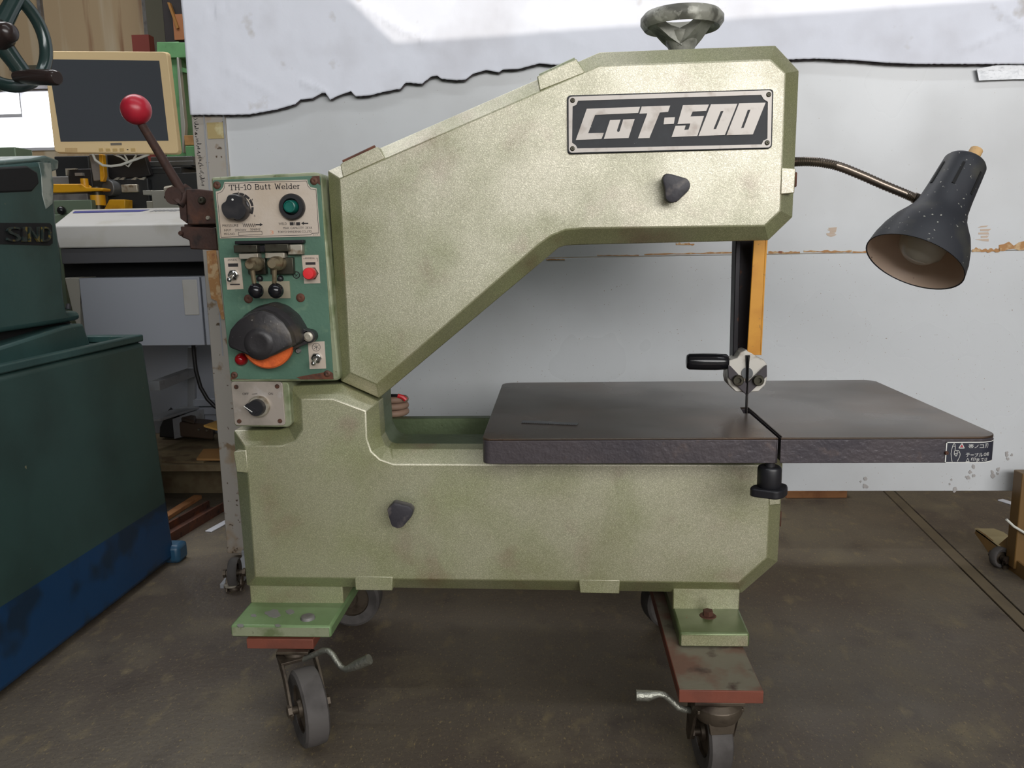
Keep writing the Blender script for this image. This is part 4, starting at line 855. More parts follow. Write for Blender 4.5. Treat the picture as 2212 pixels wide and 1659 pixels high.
# torn tape residue along the joint of the two sheets
random.seed(3)
def ragged(x0, x1, yc, h, n=14, slope=0):
    t_ = [(x0+(x1-x0)*i/n, yc+slope*(i/n)-h*random.uniform(.2, 1)) for i in range(n+1)]; b_ = [(x0+(x1-x0)*i/n, yc+slope*(i/n)+h*random.uniform(.1, .5)) for i in range(n, -1, -1)]
    return t_+b_
for a_ in ((1392, 1590, 550, 3, 14, -4), (1660, 1728, 546, 4), (1736, 1840, 544, 4), (1842, 1925, 545, 4, 8, -2), (2100, 2160, 542, 8), (2158, 2330, 536, 16, 16, -8), (1290, 1380, 552, 2), (1180, 1220, 561, 2), (1460, 1500, 528, 5)):
    m = MB(); m.pxprism(ragged(*a_), BYD-.0008, BYD+.0005); m.build('torn_tape', TAPEB, BRD, smooth=0)
for x0, y0, w_, h_ in ((2105, 488, 40, 36), (1785, 492, 24, 20)):
    for k in range(5):
        m = MB(); m.pxprism([(x0+random.uniform(0, w_*.5), y0+k*h_/5), (x0+w_*random.uniform(.6, 1), y0+k*h_/5-1), (x0+w_*random.uniform(.6, 1), y0+k*h_/5+random.uniform(2, 5)), (x0+random.uniform(0, w_*.5), y0+k*h_/5+4)], BYD-.0005, BYD+.0005); m.build('tape_remnant', M('tape_ghost', (198, 178, 160), .6) if 'tape_ghost' not in MATS else MATS['tape_ghost'], BRD, smooth=0)
m = MB(); m.pxprism([(2110, 149), (2150, 141), (2215, 139), (2330, 138), (2330, 170), (2190, 171), (2115, 174)], BYD-.010, BYD-.0085); m.build('clear_tape', CLEART, BRD, 'shiny clear tape holding the sheet')
random.seed(17)
SMU = M('black_smudge', (168, 164, 162), .6)
for x0, y0, n_ in ((1868, 1043, 4), (2095, 1020, 5), (2150, 1025, 4), (2180, 985, 4), (2060, 1048, 3)):
    for k in range(n_):
        x, y, r_ = x0+random.uniform(-9, 9), y0+random.uniform(-12, 12), random.uniform(2, 6); m = MB()
        m.pxprism([(x+r_*random.uniform(.5, 1.2)*cos(t*pi/4), y+r_*random.uniform(.5, 1.4)*sin(t*pi/4)) for t in range(8)], BYD-.0004, BYD+.001); m.build('smudge', SMU, BRD, smooth=0)
# legs and casters of the board
lx = P(508, 1200, .60).x
m = MB(); a_, b_ = P(540, 1203, .60), P(486, 1262, .46); m.prism([a_+V((.03, 0, .012)), a_+V((-.012, 0, .01)), b_+V((-.012, 0, 0)), b_+V((.03, 0, 0))], (0, 0, -.012))
m.prism([P(521, 1190, .60), P(560, 1190, .60), P(560, 1240, .60), P(525, 1240, .60)], (0, .03, 0)); LG = m.build('outrigger', GREYFR, BRD, bevel=.001)
bb = P(499, 1250, .45); m = MB(); m.cyl(bb+V((0, 0, -.012)), bb+V((0, 0, .012)), .009, seg=6); m.lathe([(.016, -.016), (.016, -.012)], bb, (0, 0, 1), 18); m.build('outrigger_bolt', STEEL, LG)
caster(BRD, bb.x+.004, bb.y+.005, 100, bb.z-.014, .034, .02, .012, pl_=.45, gap=.003)
YL0 = .56; lxr = P(2197, 1150, YL0).x
YL1 = YL0+.035; zbeam = P(2108, 1143, .74).z
m = MB(); m.box((lxr, YL0, .012), (lxr+.06, YL1, zbm+.06)); LGR = m.build('right_leg', LEGBR, BRD, 'olive brown upright of the board', bevel=.002)
xb0 = P(2108, 1143, .74).x
m = MB(); m.prism([(xb0, .46, zbeam-.055), (xb0, .46, zbeam-.012), (xb0, .70, zbeam), (xb0, .74, zbeam), (xb0, .745, zbeam-.012), (xb0, .66, zbeam-.04)], (.005, 0, 0)); m.box((xb0, .46, zbeam-.055), (xb0+.07, .60, zbeam-.05))
m.prism([(xb0+.004, YL1, zbeam-.01), (xb0+.004, YL1, zbeam+.07), (xb0+.004, YL1+.016, zbeam+.03), (xb0+.004, YL1+.05, zbeam-.002)], (.006, 0, 0)); m.build('outrigger', LEGBR, LGR, bevel=.001)
m = MB(); m.prism([(xb0, .61, zbeam-.003), (xb0+.055, .61, zbeam-.003), (xb0+.055, .72, zbeam), (xb0+.045, .745, zbeam), (xb0, .745, zbeam)], (0, 0, -.004)); m.build('foot_plate', LEGTOP, LGR, 'dusty top of the outrigger')
wcx = PZ(2158, 1227); caster(BRD, wcx.x+.012, wcx.y+.01, 200, zbeam-.046, .024, .018, .010, pl_=.4, gap=.003)
m = MB(); m.tube([P(2174, 1122, .553), P(2190, 1137, .552), P(2215, 1152, .552), P(2250, 1166, .552)], .0028, 8); m.build('cable_tie', CABLEW, LGR, 'white cable tie')

# the sheet hung over the top of the board
edge_px = [(413, 249), (485, 249), (540, 248), (600, 237), (638, 226), (650, 216), (675, 213), (696, 202), (704, 202), (714, 216), (730, 208), (759, 198), (769, 209), (800, 207), (830, 199), (866, 192), (877, 179), (912, 182), (930, 167), (945, 164), (954, 171), (985, 174), (1005, 173), (1022, 160), (1050, 152), (1078, 157), (1086, 151), (1120, 150), (1165, 138), (1200, 141), (1260, 138), (1400, 133), (1560, 129), (1700, 129), (1760, 127), (1850, 131), (1920, 137), (1980, 139), (2100, 139), (2330, 138)]
ep = [P(x, y, .611) for x, y in edge_px]; sx0, sx1 = ep[0].x, ep[-1].x
def edge_z(x):
    for a_, b_ in zip(ep, ep[1:]):
        if a_.x <= x <= b_.x: return a_.z+(b_.z-a_.z)*(x-a_.x)/max(1e-9, b_.x-a_.x)
    return ep[-1].z
SHEET = MB(); NX, NZ = 360, 64; xs_ = sorted(set([sx0+(sx1-sx0)*i/NX for i in range(NX+1)]+[p.x for p in ep])); rows = []
ztp = 1.752
fold = [(V((P(a, b, .61).x, P(a, b, .61).z)), V((P(c, d, .61).x, P(c, d, .61).z)), amp, wd) for a, b, c, d, amp, wd in ((740, -10, 910, 88, .006, .008), (790, 30, 960, 110, .004, .006), (630, 170, 720, 205, .004, .006), (2120, 0, 2240, 90, .006, .012), (2060, 120, 2200, 60, .005, .012), (560, -20, 400, 60, .003, .01), (430, 120, 640, 235, .002, .008), (1020, 0, 1300, 120, .002, .012))]
for i, x in enumerate(xs_):
    r_ = []; ze = edge_z(x)+.0012*noise.noise(V((x*190, 0, 3)))
    for j in range(NZ+1):
        z_ = ze+(ztp-ze)*(j/NZ)**1.25
        dy = .0030*noise.noise(V((x*4.2, z_*5.2, 1)))+.0013*noise.noise(V((x*13, z_*15, 7)))+.0009*noise.noise(V((x*40, z_*34, 9)))
        for A_, B_, amp, wd in fold:
            q_ = V((x, z_)); d = B_-A_; t = max(0, min(1, (q_-A_).dot(d)/d.length_squared)); s_ = (q_-(A_+d*t)); sd = (d.x*s_.y-d.y*s_.x)/d.length
            dy += -amp*math.exp(-(s_.length/wd)**2)*(1 if sd > 0 else .25)*sin(pi*max(.05, min(.95, t)))
        y_ = .6075+dy
        r_.append(SHEET.bm.verts.new((x, min(y_, .6165), z_)))
    rows.append(r_)
for a_, b_ in zip(rows, rows[1:]):
    for j in range(NZ): SHEET.bm.faces.new((a_[j], b_[j], b_[j+1], a_[j+1]))
SH = SHEET.build('hanging_sheet', CLOTH, None, smooth=80)
sm_ = SH.modifiers.new('thickness', 'SOLIDIFY'); sm_.thickness = .0016; sm_.offset = 1
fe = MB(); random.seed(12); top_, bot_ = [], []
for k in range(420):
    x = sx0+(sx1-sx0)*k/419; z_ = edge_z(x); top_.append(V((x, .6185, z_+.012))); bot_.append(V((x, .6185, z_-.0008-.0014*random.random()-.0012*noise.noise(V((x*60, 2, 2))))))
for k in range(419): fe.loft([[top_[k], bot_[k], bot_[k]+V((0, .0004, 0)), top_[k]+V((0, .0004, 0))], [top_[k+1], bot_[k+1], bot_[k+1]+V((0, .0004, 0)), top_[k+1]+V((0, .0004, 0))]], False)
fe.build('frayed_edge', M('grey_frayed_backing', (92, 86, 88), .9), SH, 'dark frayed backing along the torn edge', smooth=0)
tag(SH, 'wrinkled white cloth sheet with a torn lower edge hung over the board', 'sheet')

# ================================================================== loose things on and around the saw
bs = MB(); p0, p1 = PZ(1128, 912, ZT), PZ(1248, 917, ZT); d = (p1-p0); n = V((-d.y, d.x, 0)).normalized(); hh = .0055
top_ = [p0-n*hh, p1-n*hh, p1+n*hh, p0+n*hh]; bs.prism([v+V((0, 0, .0004)) for v in top_], (0, 0, .0012))
for k in range(30):
    c_ = p0+d*((k+.2)/30)-n*hh+V((0, 0, .0004)); bs.prism([c_, c_+d*(.55/30), c_-n*.0022+d*(.1/30)], (0, 0, .0012))
tag(bs.build('blade_piece', GRBAR, None, smooth=0), 'short broken piece of toothed saw blade lying on the table', 'blade')
cc = P(865, 893, .205); cb = MB(); zr = ztr-.0005
cab = thing('cable_coil', (cc.x, .235, zr), 'small coil of tan cable behind the column', 'cable')
m = MB()
for k in range(3): m.torus((cc.x-.020, .235, zr+.0065+k*.0115), (0, .05*k, 1), .024, .0062, 30, 10)
m.build('loop', M('tan_cable', (150, 122, 104), .6), cab)
m = MB(); m.tube([(cc.x-.034, .225, zr+.032), (cc.x-.02, .215, zr+.040), (cc.x-.006, .213, zr+.040), (cc.x+.004, .213, zr+.036)], .003, 8); m.build('cable_end', CABLEB, cab)
m = MB(); m.tube([(cc.x-.005, .213, zr+.040), (cc.x+.004, .213, zr+.037), (cc.x+.009, .214, zr+.032)], .004, 8); m.build('orange_tip', REDB, cab, 'orange end sleeve')
# on the floor
def bar_on_floor(name, a_, b_, wd, h_, mat, label, cat):
    p0, p1 = PZ(*a_), PZ(*b_); d = (p1-p0).normalized(); n = V((-d.y, d.x, 0))*wd/2; m = MB()
    m.prism([p0-n, p1-n, p1+n, p0+n], (0, 0, h_)); return tag(m.build(name, mat, None, bevel=.0015), label, cat)
rc0, rc1 = PZ(330, 1182), PZ(470, 1100); d = (rc1-rc0).normalized(); n = V((-d.y, d.x, 0)); m = MB()
m.prism([rc0-n*.03, rc1-n*.03, rc1+n*.03, rc0+n*.03], (0, 0, .006)); m.prism([rc0-n*.03, rc1-n*.03, rc1-n*.024, rc0-n*.024], (0, 0, .026)); m.prism([rc0+n*.024, rc1+n*.024, rc1+n*.03, rc0+n*.03], (0, 0, .026))
tag(m.build('steel_channel', RUST, None, bevel=.001), 'dark rusty steel channel lying on the floor beside the machine base', 'channel')
bar_on_floor('wooden_batten', (330, 1140), (428, 1077), .025, .012, WOOD, 'thin orange batten lying on the floor beyond the rusty channel', 'batten')
bar_on_floor('plastic_strip', (450, 1150), (530, 1106), .02, .004, WFRAME, 'thin white strip on the floor by the left leg of the board', 'strip')
bar_on_floor('wooden_batten', (1694, 1072), (1824, 1071), .04, .022, WOOD, 'orange brown wooden bar on the floor under the white board', 'batten')
bar_on_floor('plastic_strip', (2160, 1081), (2230, 1103), .02, .004, WFRAME, 'white strip on the floor beside the olive brown board leg', 'strip')

# ================================================================== dark teal machine on the left
fb, ff = PZ(381, 1212), PZ(0, 1516)
fd = (ff-fb).normalized(); ff2 = fb+fd*1.15
tb = P(311, 737, fb.y); tfz = tb.z
tn = V((fd.y, -fd.x, 0)); 
if tn.x > 0: tn = -tn
GRM = thing('machine_tool', (fb.x-.4, (fb.y+ff2.y)/2, 0), 'dark teal machine tool with a blue painted base at the left edge', 'machine')
BAND.inputs[1].default_value = P(372, 1082, fb.y).z; lean = tb-V((fb.x, fb.y, tb.z)); tf = V((ff2.x, ff2.y, tfz))+V((lean.x, 0, 0))
wdt = .8; bz = .010
lo_ = [V((fb.x, fb.y, bz)), V((ff2.x, ff2.y, bz)), V((ff2.x, ff2.y, bz))+tn*wdt, V((fb.x, fb.y, bz))+tn*wdt]
hi_ = [tb, tf, tf+tn*(wdt-.1), tb+tn*(wdt-.1)]
m = MB(); rim_ = .02
hin = [tb+fd*.03+tn*rim_, tf-fd*.03+tn*rim_, tf+tn*(wdt-.1-rim_)-fd*.03, tb+tn*(wdt-.1-rim_)+fd*.03]
m.loft([lo_, hi_], True)
BASE = m.build('base', TWO, GRM, bevel=.012, segs=3)
m = MB(); m.holed(hi_, [hin], (0, 0, .016)); m.build('tray_rim', TEAL, GRM, bevel=.003)
m = MB(); p_ = V((fb.x, fb.y, 0)); m.prism([p_-fd*.03+tn*.06, p_+fd*.02+tn*.06, p_+fd*.02-tn*.018, p_-fd*.03-tn*.018], (0, 0, .045)); m.build('foot', M('blue_foot_paint', (40, 78, 104), .4, 0, [(30, (60, 50, 44), .62, .7)]), GRM, bevel=.01)
for s_ in (.45, .95): m = MB(); q_ = p_+fd*s_; m.prism([q_+fd*-.05+tn*.05, q_+fd*.05+tn*.05, q_+fd*.05+tn*.2, q_-fd*.05+tn*.2], (0, 0, .06)); m.build('foot', DARK, GRM)
# sole line: thin shadow gap between base and floor
CX = tb.x-.10
def cpoly(px, X, depth): return ([PX(x, y, X) for x, y in px], (-depth, 0, 0))
m = MB(); m.prism(*cpoly([(-80, 362), (84, 348), (108, 352), (114, 385), (118, 410), (124, 480), (135, 560), (140, 640), (146, 672), (172, 671), (178, 690), (145, 697), (-80, 732)], CX, .5))
COLM = m.build('column', TEAL, GRM, bevel=.012, segs=3)
m = MB(); m.prism(*cpoly([(-80, 775), (145, 704), (180, 698), (197, 745), (205, 775), (-80, 830)], CX+.012, .5)); m.build('saddle', TEAL, GRM, bevel=.006)
m = MB(); m.prism(*cpoly([(-80, 725), (146, 690), (160, 705), (-80, 780)], CX-.03, .4)); m.build('slideway_gap', DARK, GRM)
m = MB(); m.prism(*cpoly([(-80, 366), (60, 358), (82, 372), (86, 396), (70, 414), (-80, 420)], CX+.003, .02)); m.build('hand_recess', DARK, COLM, bevel=.004)
m = MB(); m.prism(*cpoly([(-80, 352), (70, 342), (100, 336), (128, 346), (127, 366), (112, 372), (108, 352), (84, 350), (-80, 366)], CX-.004, .3)); m.build('column_cap', TEALW, COLM, bevel=.004)
m = MB(); m.prism(*cpoly([(84, 350), (110, 352), (116, 400), (114, 440), (100, 452), (92, 420), (90, 380)], CX+.0015, .01)); m.build('worn_lit_corner', TEALW, COLM, 'paint worn pale at the corner, window light painted in', bevel=.001)  # wear, with the window's light put into the pale colour too
m = MB(); m.prism(*cpoly([(-40, 481), (108, 482), (113, 488), (114, 526), (108, 530), (-40, 526)], CX+.002, .01)); m.build('name_recess', DARK, COLM)
for s_, x0, x1 in (('S', 12, 42), ('I', 46, 55), ('N', 60, 82), ('D', 88, 108)):
    lt = MB(); me, _ = text(None, s_, 0, 0, 0, 0, 0); xs2 = [v.co.x for v in me.vertices]; ys2 = [v.co.y for v in me.vertices]; vs = []
    for v in me.vertices:
        u = (v.co.x-min(xs2))/(max(xs2)-min(xs2)); w2 = (v.co.y-min(ys2))/(max(ys2)-min(ys2))
        q_ = PX(x0+(x1-x0)*u, 522-32*w2, CX+.003); vs.append(lt.bm.verts.new(q_))
    for p in me.polygons:
        try: lt.bm.faces.new([vs[i] for i in p.vertices])
        except ValueError: pass
    ex = bmesh.ops.extrude_face_region(lt.bm, geom=list(lt.bm.faces)); bmesh.ops.translate(lt.bm, vec=(.004, 0, 0), verts=[g_ for g_ in ex['geom'] if isinstance(g_, bmesh.types.BMVert)])
    lt.build('cast_letter', LETTER, COLM, smooth=0)
screw_p = PX(147, 668, CX); m = MB(); m.lathe([(.006, 0), (.004, .012)], screw_p, (0, .3, 1), 12); m.build('oil_cap', BLACKPL, COLM)
# its handwheel
HY = .18; hcn = P(1, 75, HY); ax_ = V((.93, -.36, .06)).normalized(); sc_ = (1750/1.42)
Rw = 100/sc_
HW = thing('handwheel', tuple(hcn), 'glossy dark green spoked handwheel with a brown handle at the top left corner', 'handwheel')
m = MB(); m.torus(hcn, ax_, Rw, .0108, 56, 14); m.build('rim', HWHEEL, HW, smooth=80)
_, hu, hv = frame_of(ax_)
for k in range(3):
    a_ = radians((60, 180, 300)[k]); d = hu*cos(a_)+hv*sin(a_); m = MB()
    m.tube([hcn-ax_*.012, hcn+d*Rw*.5-ax_*.006, hcn+d*Rw], .011, 14, [.017, .0145, .0135]); m.build('spoke', HWHEEL, HW)
m = MB(); m.lathe([(.024, -.03), (.024, .004), (.018, .010), (.016, .024), (.012, .030), (.0001, .032)], hcn, ax_, 28); m.build('hub', HANDLEB, HW, smooth=50)
h0, h1 = P(44, 166, HY-.01), P(124, 168, HY-.045); d = h1-h0; m = MB(); L_ = d.length
m.lathe([(.009, -.01), (.0105, 0), (.0125, L_*.3), (.0125, L_*.85), (.0118, L_*.97), (.0095, L_)], h0, d, 24); m.build('handle', HANDLEB, HW, smooth=50)
m = MB(); m.cyl(hcn-ax_*.03, hcn-ax_*.36, .014); m.build('shaft', DSTEEL, HW)

# ================================================================== wide white machine behind, monitor, bench
YPm = 1.05
PRN = thing('wide_printer', (P(420, 745, YPm).x, YPm+.3, 0), 'wide off-white machine with a sloping lid and dark slot behind the board', 'machine')
def px3(x, y, Y): return P(x, y, Y)
XR = P(640, 600, YPm).x
def prow(pts): return pts
# lid: back edge, crease, front lower edge
la, lb_, lc_ = P(158, 459, YPm+.34), P(121, 487, YPm+.03), P(128, 541, YPm)
dz = lambda a_, b_: 0
m = MB(); prof = [(YPm+.34, P(390, 448, YPm+.34).z), (YPm+.03, P(390, 478, YPm+.03).z), (YPm+.012, P(390, 484, YPm+.012).z), (YPm, P(390, 532, YPm).z), (YPm+.34, P(390, 532, YPm).z)]
xlft = [la.x, lb_.x, lb_.x, lc_.x, la.x]
m.loft([[V((xlft[i], p_[0], p_[1])) for i, p_ in enumerate(prof)], [V((XR, p_[0], p_[1])) for p_ in prof]]); LID = m.build('lid', PRWHITE, PRN, bevel=.004)
za, zc_ = prof[0], prof[1]
def onlid(x, f, o=.001):
    y_ = za[0]+(zc_[0]-za[0])*f; z_ = za[1]+(zc_[1]-za[1])*f; return V((x, y_, z_+o))
sx0_, sx1_ = P(165, 462, YPm+.31).x, P(330, 452, YPm+.31).x
m = MB(); m.bm.faces.new([m.bm.verts.new(v) for v in (onlid(la.x+(lb_.x-la.x)*.30+.014, .30), onlid(sx1_-.012, .30), onlid(sx1_, .15), onlid(la.x+(lb_.x-la.x)*.15+.014, .15))]); m.build('blue_stripe', BLUE, LID, 'blue printed stripe', smooth=0)
m = MB()
me, _ = text(None, 'AERO-CARVE SYSTEM'[:0]+'HIIEII MIIIEIII', 0, 0, 0, 0, 0)
bpy.data.meshes.remove(me)
for k in range(16):
    xx = sx1_+.02+k*.0125; hgt_ = random.choice((.05, .06, .045)); m.bm.faces.new([m.bm.verts.new(v) for v in (onlid(xx, .19+hgt_*2), onlid(xx+.008, .19+hgt_*2), onlid(xx+.008, .17), onlid(xx, .17))])
m.build('faded_print', M('faded_print_grey', (150, 150, 152), .6), LID, smooth=0)
m = MB(); m.box((P(131, 550, YPm+.01).x, YPm+.012, P(390, 566, YPm+.012).z), (XR, YPm+.34, P(390, 532, YPm+.012).z)); m.build('grey_band', PRGREY, PRN, bevel=.002)
m = MB(); m.box((P(139, 580, YPm+.09).x, YPm+.09, P(390, 600, YPm+.09).z-.02), (XR, YPm+.34, P(390, 560, YPm+.09).z)); m.build('media_slot', DARK, PRN)
zp1, zp0 = P(390, 598, YPm).z, P(390, 747, YPm).z
xa, xb, xc = P(172, 650, YPm).x, P(432, 650, YPm).x, P(441, 650, YPm).x
m = MB(); m.box((xa, YPm+.006, zp0), (xb, YPm+.34, zp1)); FP = m.build('front_panel', PRPANEL, PRN, bevel=.003)
m = MB(); m.prism([P(139, 600, YPm+.012), P(176, 600, YPm+.012), P(176, 747, YPm+.012), P(186, 747, YPm+.012), P(150, 650, YPm+.012)][:3]+[P(186, 747, YPm+.012), P(160, 690, YPm+.012)], (0, .3, 0)); m.build('end_cover', PRSIDE, PRN, bevel=.003)
m = MB(); m.box((xc-.006, YPm+.003, zp0), (XR, YPm+.34, zp1)); m.build('front_panel', PRPANEL, PRN, bevel=.003)
m = MB(); m.pxbox(399, 604, 424, 681, YPm+.0035, YPm+.008); m.build('door_handle', PRWHITE, FP, 'pale vertical finger grip', bevel=.002)
# open stand under it
SB_ = P(420, 1004, YPm-.02).z
m = MB(); m.box((P(300, 800, YPm+.37).x-.4, YPm+.375, SB_), (XR, YPm+.385, zp0+.02)); 
for yy in (862, 880): m.box((P(415, yy, YPm+.36).x, YPm+.36, P(450, yy+16, YPm+.36).z), (XR, YPm+.376, P(450, yy, YPm+.36).z))
m.build('stand_back', PRPANEL, PRN, bevel=.002)
q0, q1 = P(322, 824, YPm+.02), P(408, 794, YPm+.36)
m = MB(); m.prism([q0, q1, q1+V((0, 0, -.025)), q0+V((0, 0, -.028))], (.03, 0, 0)); m.prism([P(405, 750, YPm+.36), P(421, 750, YPm+.36), P(421, 880, YPm+.36), P(405, 880, YPm+.36)], (0, .03, 0)); m.prism([P(300, 905, YPm+.15), P(395, 878, YPm+.36), P(430, 878, YPm+.36), P(345, 905, YPm+.12)], (0, 0, -.008)); m.build('stand_rail', GREYFR, PRN, bevel=.001)
m = MB(); m.box((P(300, 1000, YPm-.02).x-.4, YPm-.02, SB_-.02), (XR, YPm+.385, SB_)); m.box((P(300, 1000, YPm-.02).x-.4, YPm+.1, 0), (XR, YPm+.36, SB_-.02)); m.build('stand_shelf', M('worn_shelf_board', (118, 104, 78), .8, 0, [(14, (92, 74, 52), .45, .65)]), PRN, bevel=.001)
m = MB(); m.tube([P(x, y, YPm+.10) for x, y in ((417, 735), (419, 765), (423, 800), (433, 836), (448, 862), (464, 878), (485, 890), (520, 905))], .006, 10); m.build('black_cable', CABLEB, PRN)
# things on its shelf
def shelf_px(x, y, dz=0): return PZ(x, y, SB_+dz)
b_ = shelf_px(430, 955, .012)
t = thing('battery_charger', (b_.x, b_.y, SB_), 'brown plastic charger on the low shelf beside the yellow card', 'charger')
def blk(pts, z0, z1, name, mat, par, **k):
    m = MB(); m.prism([V((p.x, p.y, z0)) for p in pts], (0, 0, z1-z0)); return m.build(name, mat, par, **k)
zc1 = SB_+.016
s1, s2, s3, s4 = shelf_px(388, 953), shelf_px(462, 960), shelf_px(466, 947), shelf_px(394, 941)
blk([s1, s2, s3, s4], SB_+.014, SB_+.064, 'casing', TOOLB, t, bevel=.006)
for x in (433, 450): c_ = s1.lerp(s2, (x-388)/74)+V((0, -.001, .045)); m = MB(); m.lathe([(.005, 0), (.004, .003)], c_, (0, -1, 0), 12); m.build('metal_stud', CHROME, t)
blk([s1+V((.01, .005, 0)), s2+V((-.06, .005, 0)), s3+V((-.06, 0, 0)), s4], SB_+.064, SB_+.078, 'grip', TOOLB, t, bevel=.004)
def flat(name, pts, z0, th, mat, label, cat, group=None):
    m = MB(); m.prism([V((p.x, p.y, z0)) for p in pts], (0, 0, th)); return tag(m.build(name, mat, None), label, cat, group)
flat('cardboard_sheet', [shelf_px(350, 1000), shelf_px(440, 1001), shelf_px(470, 985), shelf_px(350, 975)], SB_+.0005, .005, CARDD, 'pale dirty cardboard sheet at the front of the low shelf', 'cardboard')
flat('cardboard_sheet', [shelf_px(425, 999), shelf_px(520, 1000), shelf_px(520, 975), shelf_px(440, 978)], SB_+.006, .006, CARD, 'brown cardboard sheet on the right of the low shelf', 'cardboard')
yc_ = [P(440, 918, YPm+.06), P(510, 938, YPm+.03), P(520, 908, YPm+.22), P(478, 905, YPm+.22)]
m = MB(); m.prism(yc_, (0, 0, -.006)); m.prism([V((yc_[1].x-.03, yc_[1].y+.03, SB_+.012)), V((yc_[1].x, yc_[1].y+.03, SB_+.012)), V((yc_[2].x, yc_[2].y-.03, SB_+.012)), V((yc_[2].x-.04, yc_[2].y-.03, SB_+.012))], (0, 0, .05)); tag(m.build('folded_card', M('yellow_card', (206, 160, 84), .8), None), 'folded yellow card leaning at the right of the low shelf', 'card')
m = MB(); a_, b_ = shelf_px(344, 950), shelf_px(385, 952); m.loft([[a_+V((0, 0, .008)), b_+V((0, 0, .008)), b_+V((0, .1, .008)), a_+V((0, .1, .008))], [a_+V((0, .01, .04)), b_+V((-.01, .01, .05)), b_+V((-.01, .08, .05)), a_+V((0, .08, .06))], [a_+V((.02, .03, .09)), b_+V((-.02, .03, .075)), b_+V((-.02, .06, .075)), a_+V((.02, .06, .10))]])
tag(m.build('power_tool_stand', BLKBOX, None, bevel=.004), 'black iron bracket lump on the low shelf at the left', 'bracket')
m = MB(); a_, b_ = P(372, 905, YPm+.24), P(414, 890, YPm+.31); m.prism([a_, b_, V((b_.x, b_.y, SB_+.012)), V((a_.x, a_.y, SB_+.012))], (.02, .05, 0)); tag(m.build('steel_box', GREYFR, None, bevel=.002), 'small grey steel box behind the black bracket on the low shelf', 'box')

# monitor on its yellow arm
YM = 1.43
MON = thing('monitor', tuple(P(240, 345, YM)), 'aged beige monitor with a dark blank screen behind the red ball lever', 'monitor')
mq = [(93, 110), (360, 112), (386, 331), (118, 329)]
m = MB(); m.loft([[P(x, y, YM) for x, y in rounded(mq, 9, 4)], [P(x, y, YM)+V((0, .02, 0)) for x, y in rounded([(91, 108), (362, 110), (388, 333), (116, 331)], 9, 4)], [P(x, y, YM)+V((0, .05, 0)) for x, y in rounded([(110, 130), (345, 130), (368, 312), (135, 312)], 9, 4)]]); BZ = m.build('bezel', BEIGE, MON, bevel=.002)
m = MB(); m.pxprism([(103, 128), (344, 131), (364, 304), (131, 306)], YM-.0006, YM+.004); m.build('screen', SCREEN, MON)
for x in (218, 233, 248, 263, 287): m = MB(); m.pxbox(x-4.5, 320, x+4.5, 327, YM-.002, YM+.002); m.build('button', BUTTN, BZ, bevel=.001)
m = MB(); m.pxbox(239, 308.5, 262.5, 314, YM-.0008, YM+.001); BP = m.build('badge', M('badge_grey', (128, 120, 108), .5), BZ)
sg_ = MB()
for k in range(12):
    for j in range(4): sg_.pxbox(141+k*2.2, 320+j*2.2, 142.2+k*2.2, 321.2+j*2.2, YM-.0006, YM)
sg_.build('speaker_holes', M('speaker_dot', (176, 142, 90), .6), BZ)['kind'] = 'stuff'
m = MB(); m.pxbox(274, 322, 277, 324, YM-.0008, YM); m.build('power_led', BLKBOX, BZ)
YA = 1.50
BEN_Z = P(250, 462, 1.5).z
ARM = thing('jointed_stand', (P(211, 440, YA).x, YA, BEN_Z), 'yellow jointed monitor arm on a round post below the beige screen', 'stand')
m = MB(); m.pxprism([(192, 333), (218, 333), (222, 389), (202, 391)], YA+.02, YA+.06); m.build('upright', GREYM, ARM, bevel=.002)
m = MB(); m.pxprism([(213, 333), (221, 333), (226, 380), (222, 392), (216, 392)], YA+.0, YA+.02); m.build('cable_cover', YELARM, ARM, bevel=.002)
m = MB(); m.pxprism([(60, 398), (175, 397), (186, 405), (222, 406), (222, 412), (140, 416), (60, 417)], YA-.03, YA+.02); m.build('lower_arm', YELARM, ARM, bevel=.003)
c_ = P(183, 398, YA-.01); m = MB(); m.cyl(c_+V((0, 0, -.01)), c_+V((0, 0, .018)), .012); m.build('pivot_pin', YELARM, ARM)
c_ = P(211, 424, YA); m = MB(); m.cyl(V((c_.x, YA, BEN_Z)), V((c_.x, YA, P(211, 404, YA).z)), .017, seg=20); m.build('post', DSTEEL, ARM)
m = MB(); m.cyl(V((c_.x, YA, P(211, 444, YA).z)), V((c_.x, YA, P(211, 422, YA).z)), .0235, seg=28); m.build('collar', YELARM, ARM)
m = MB(); m.pxprism([(236, 431), (270, 431), (270, 452), (224, 453)], YA-.02, YA+.03); m.build('bracket', YELARM, ARM, bevel=.002)
# cables under the monitor
m = MB(); m.tube([P(x, y, YM+.02) for x, y in ((200, 332), (206, 346), (222, 357), (240, 359), (262, 356), (285, 347), (305, 340), (322, 333))], .0042, 10)
m.tube([P(x, y, YM+.03) for x, y in ((296, 333), (284, 350), (277, 360), (271, 356), (275, 345), (268, 333))], .0028, 8)
m.tube([P(x, y, YM+.03) for x, y in ((245, 333), (262, 340), (276, 350))], .0028, 8)
tag(m.build('monitor_cable', CABLEW, None), 'white cables looped below the beige monitor', 'cable')
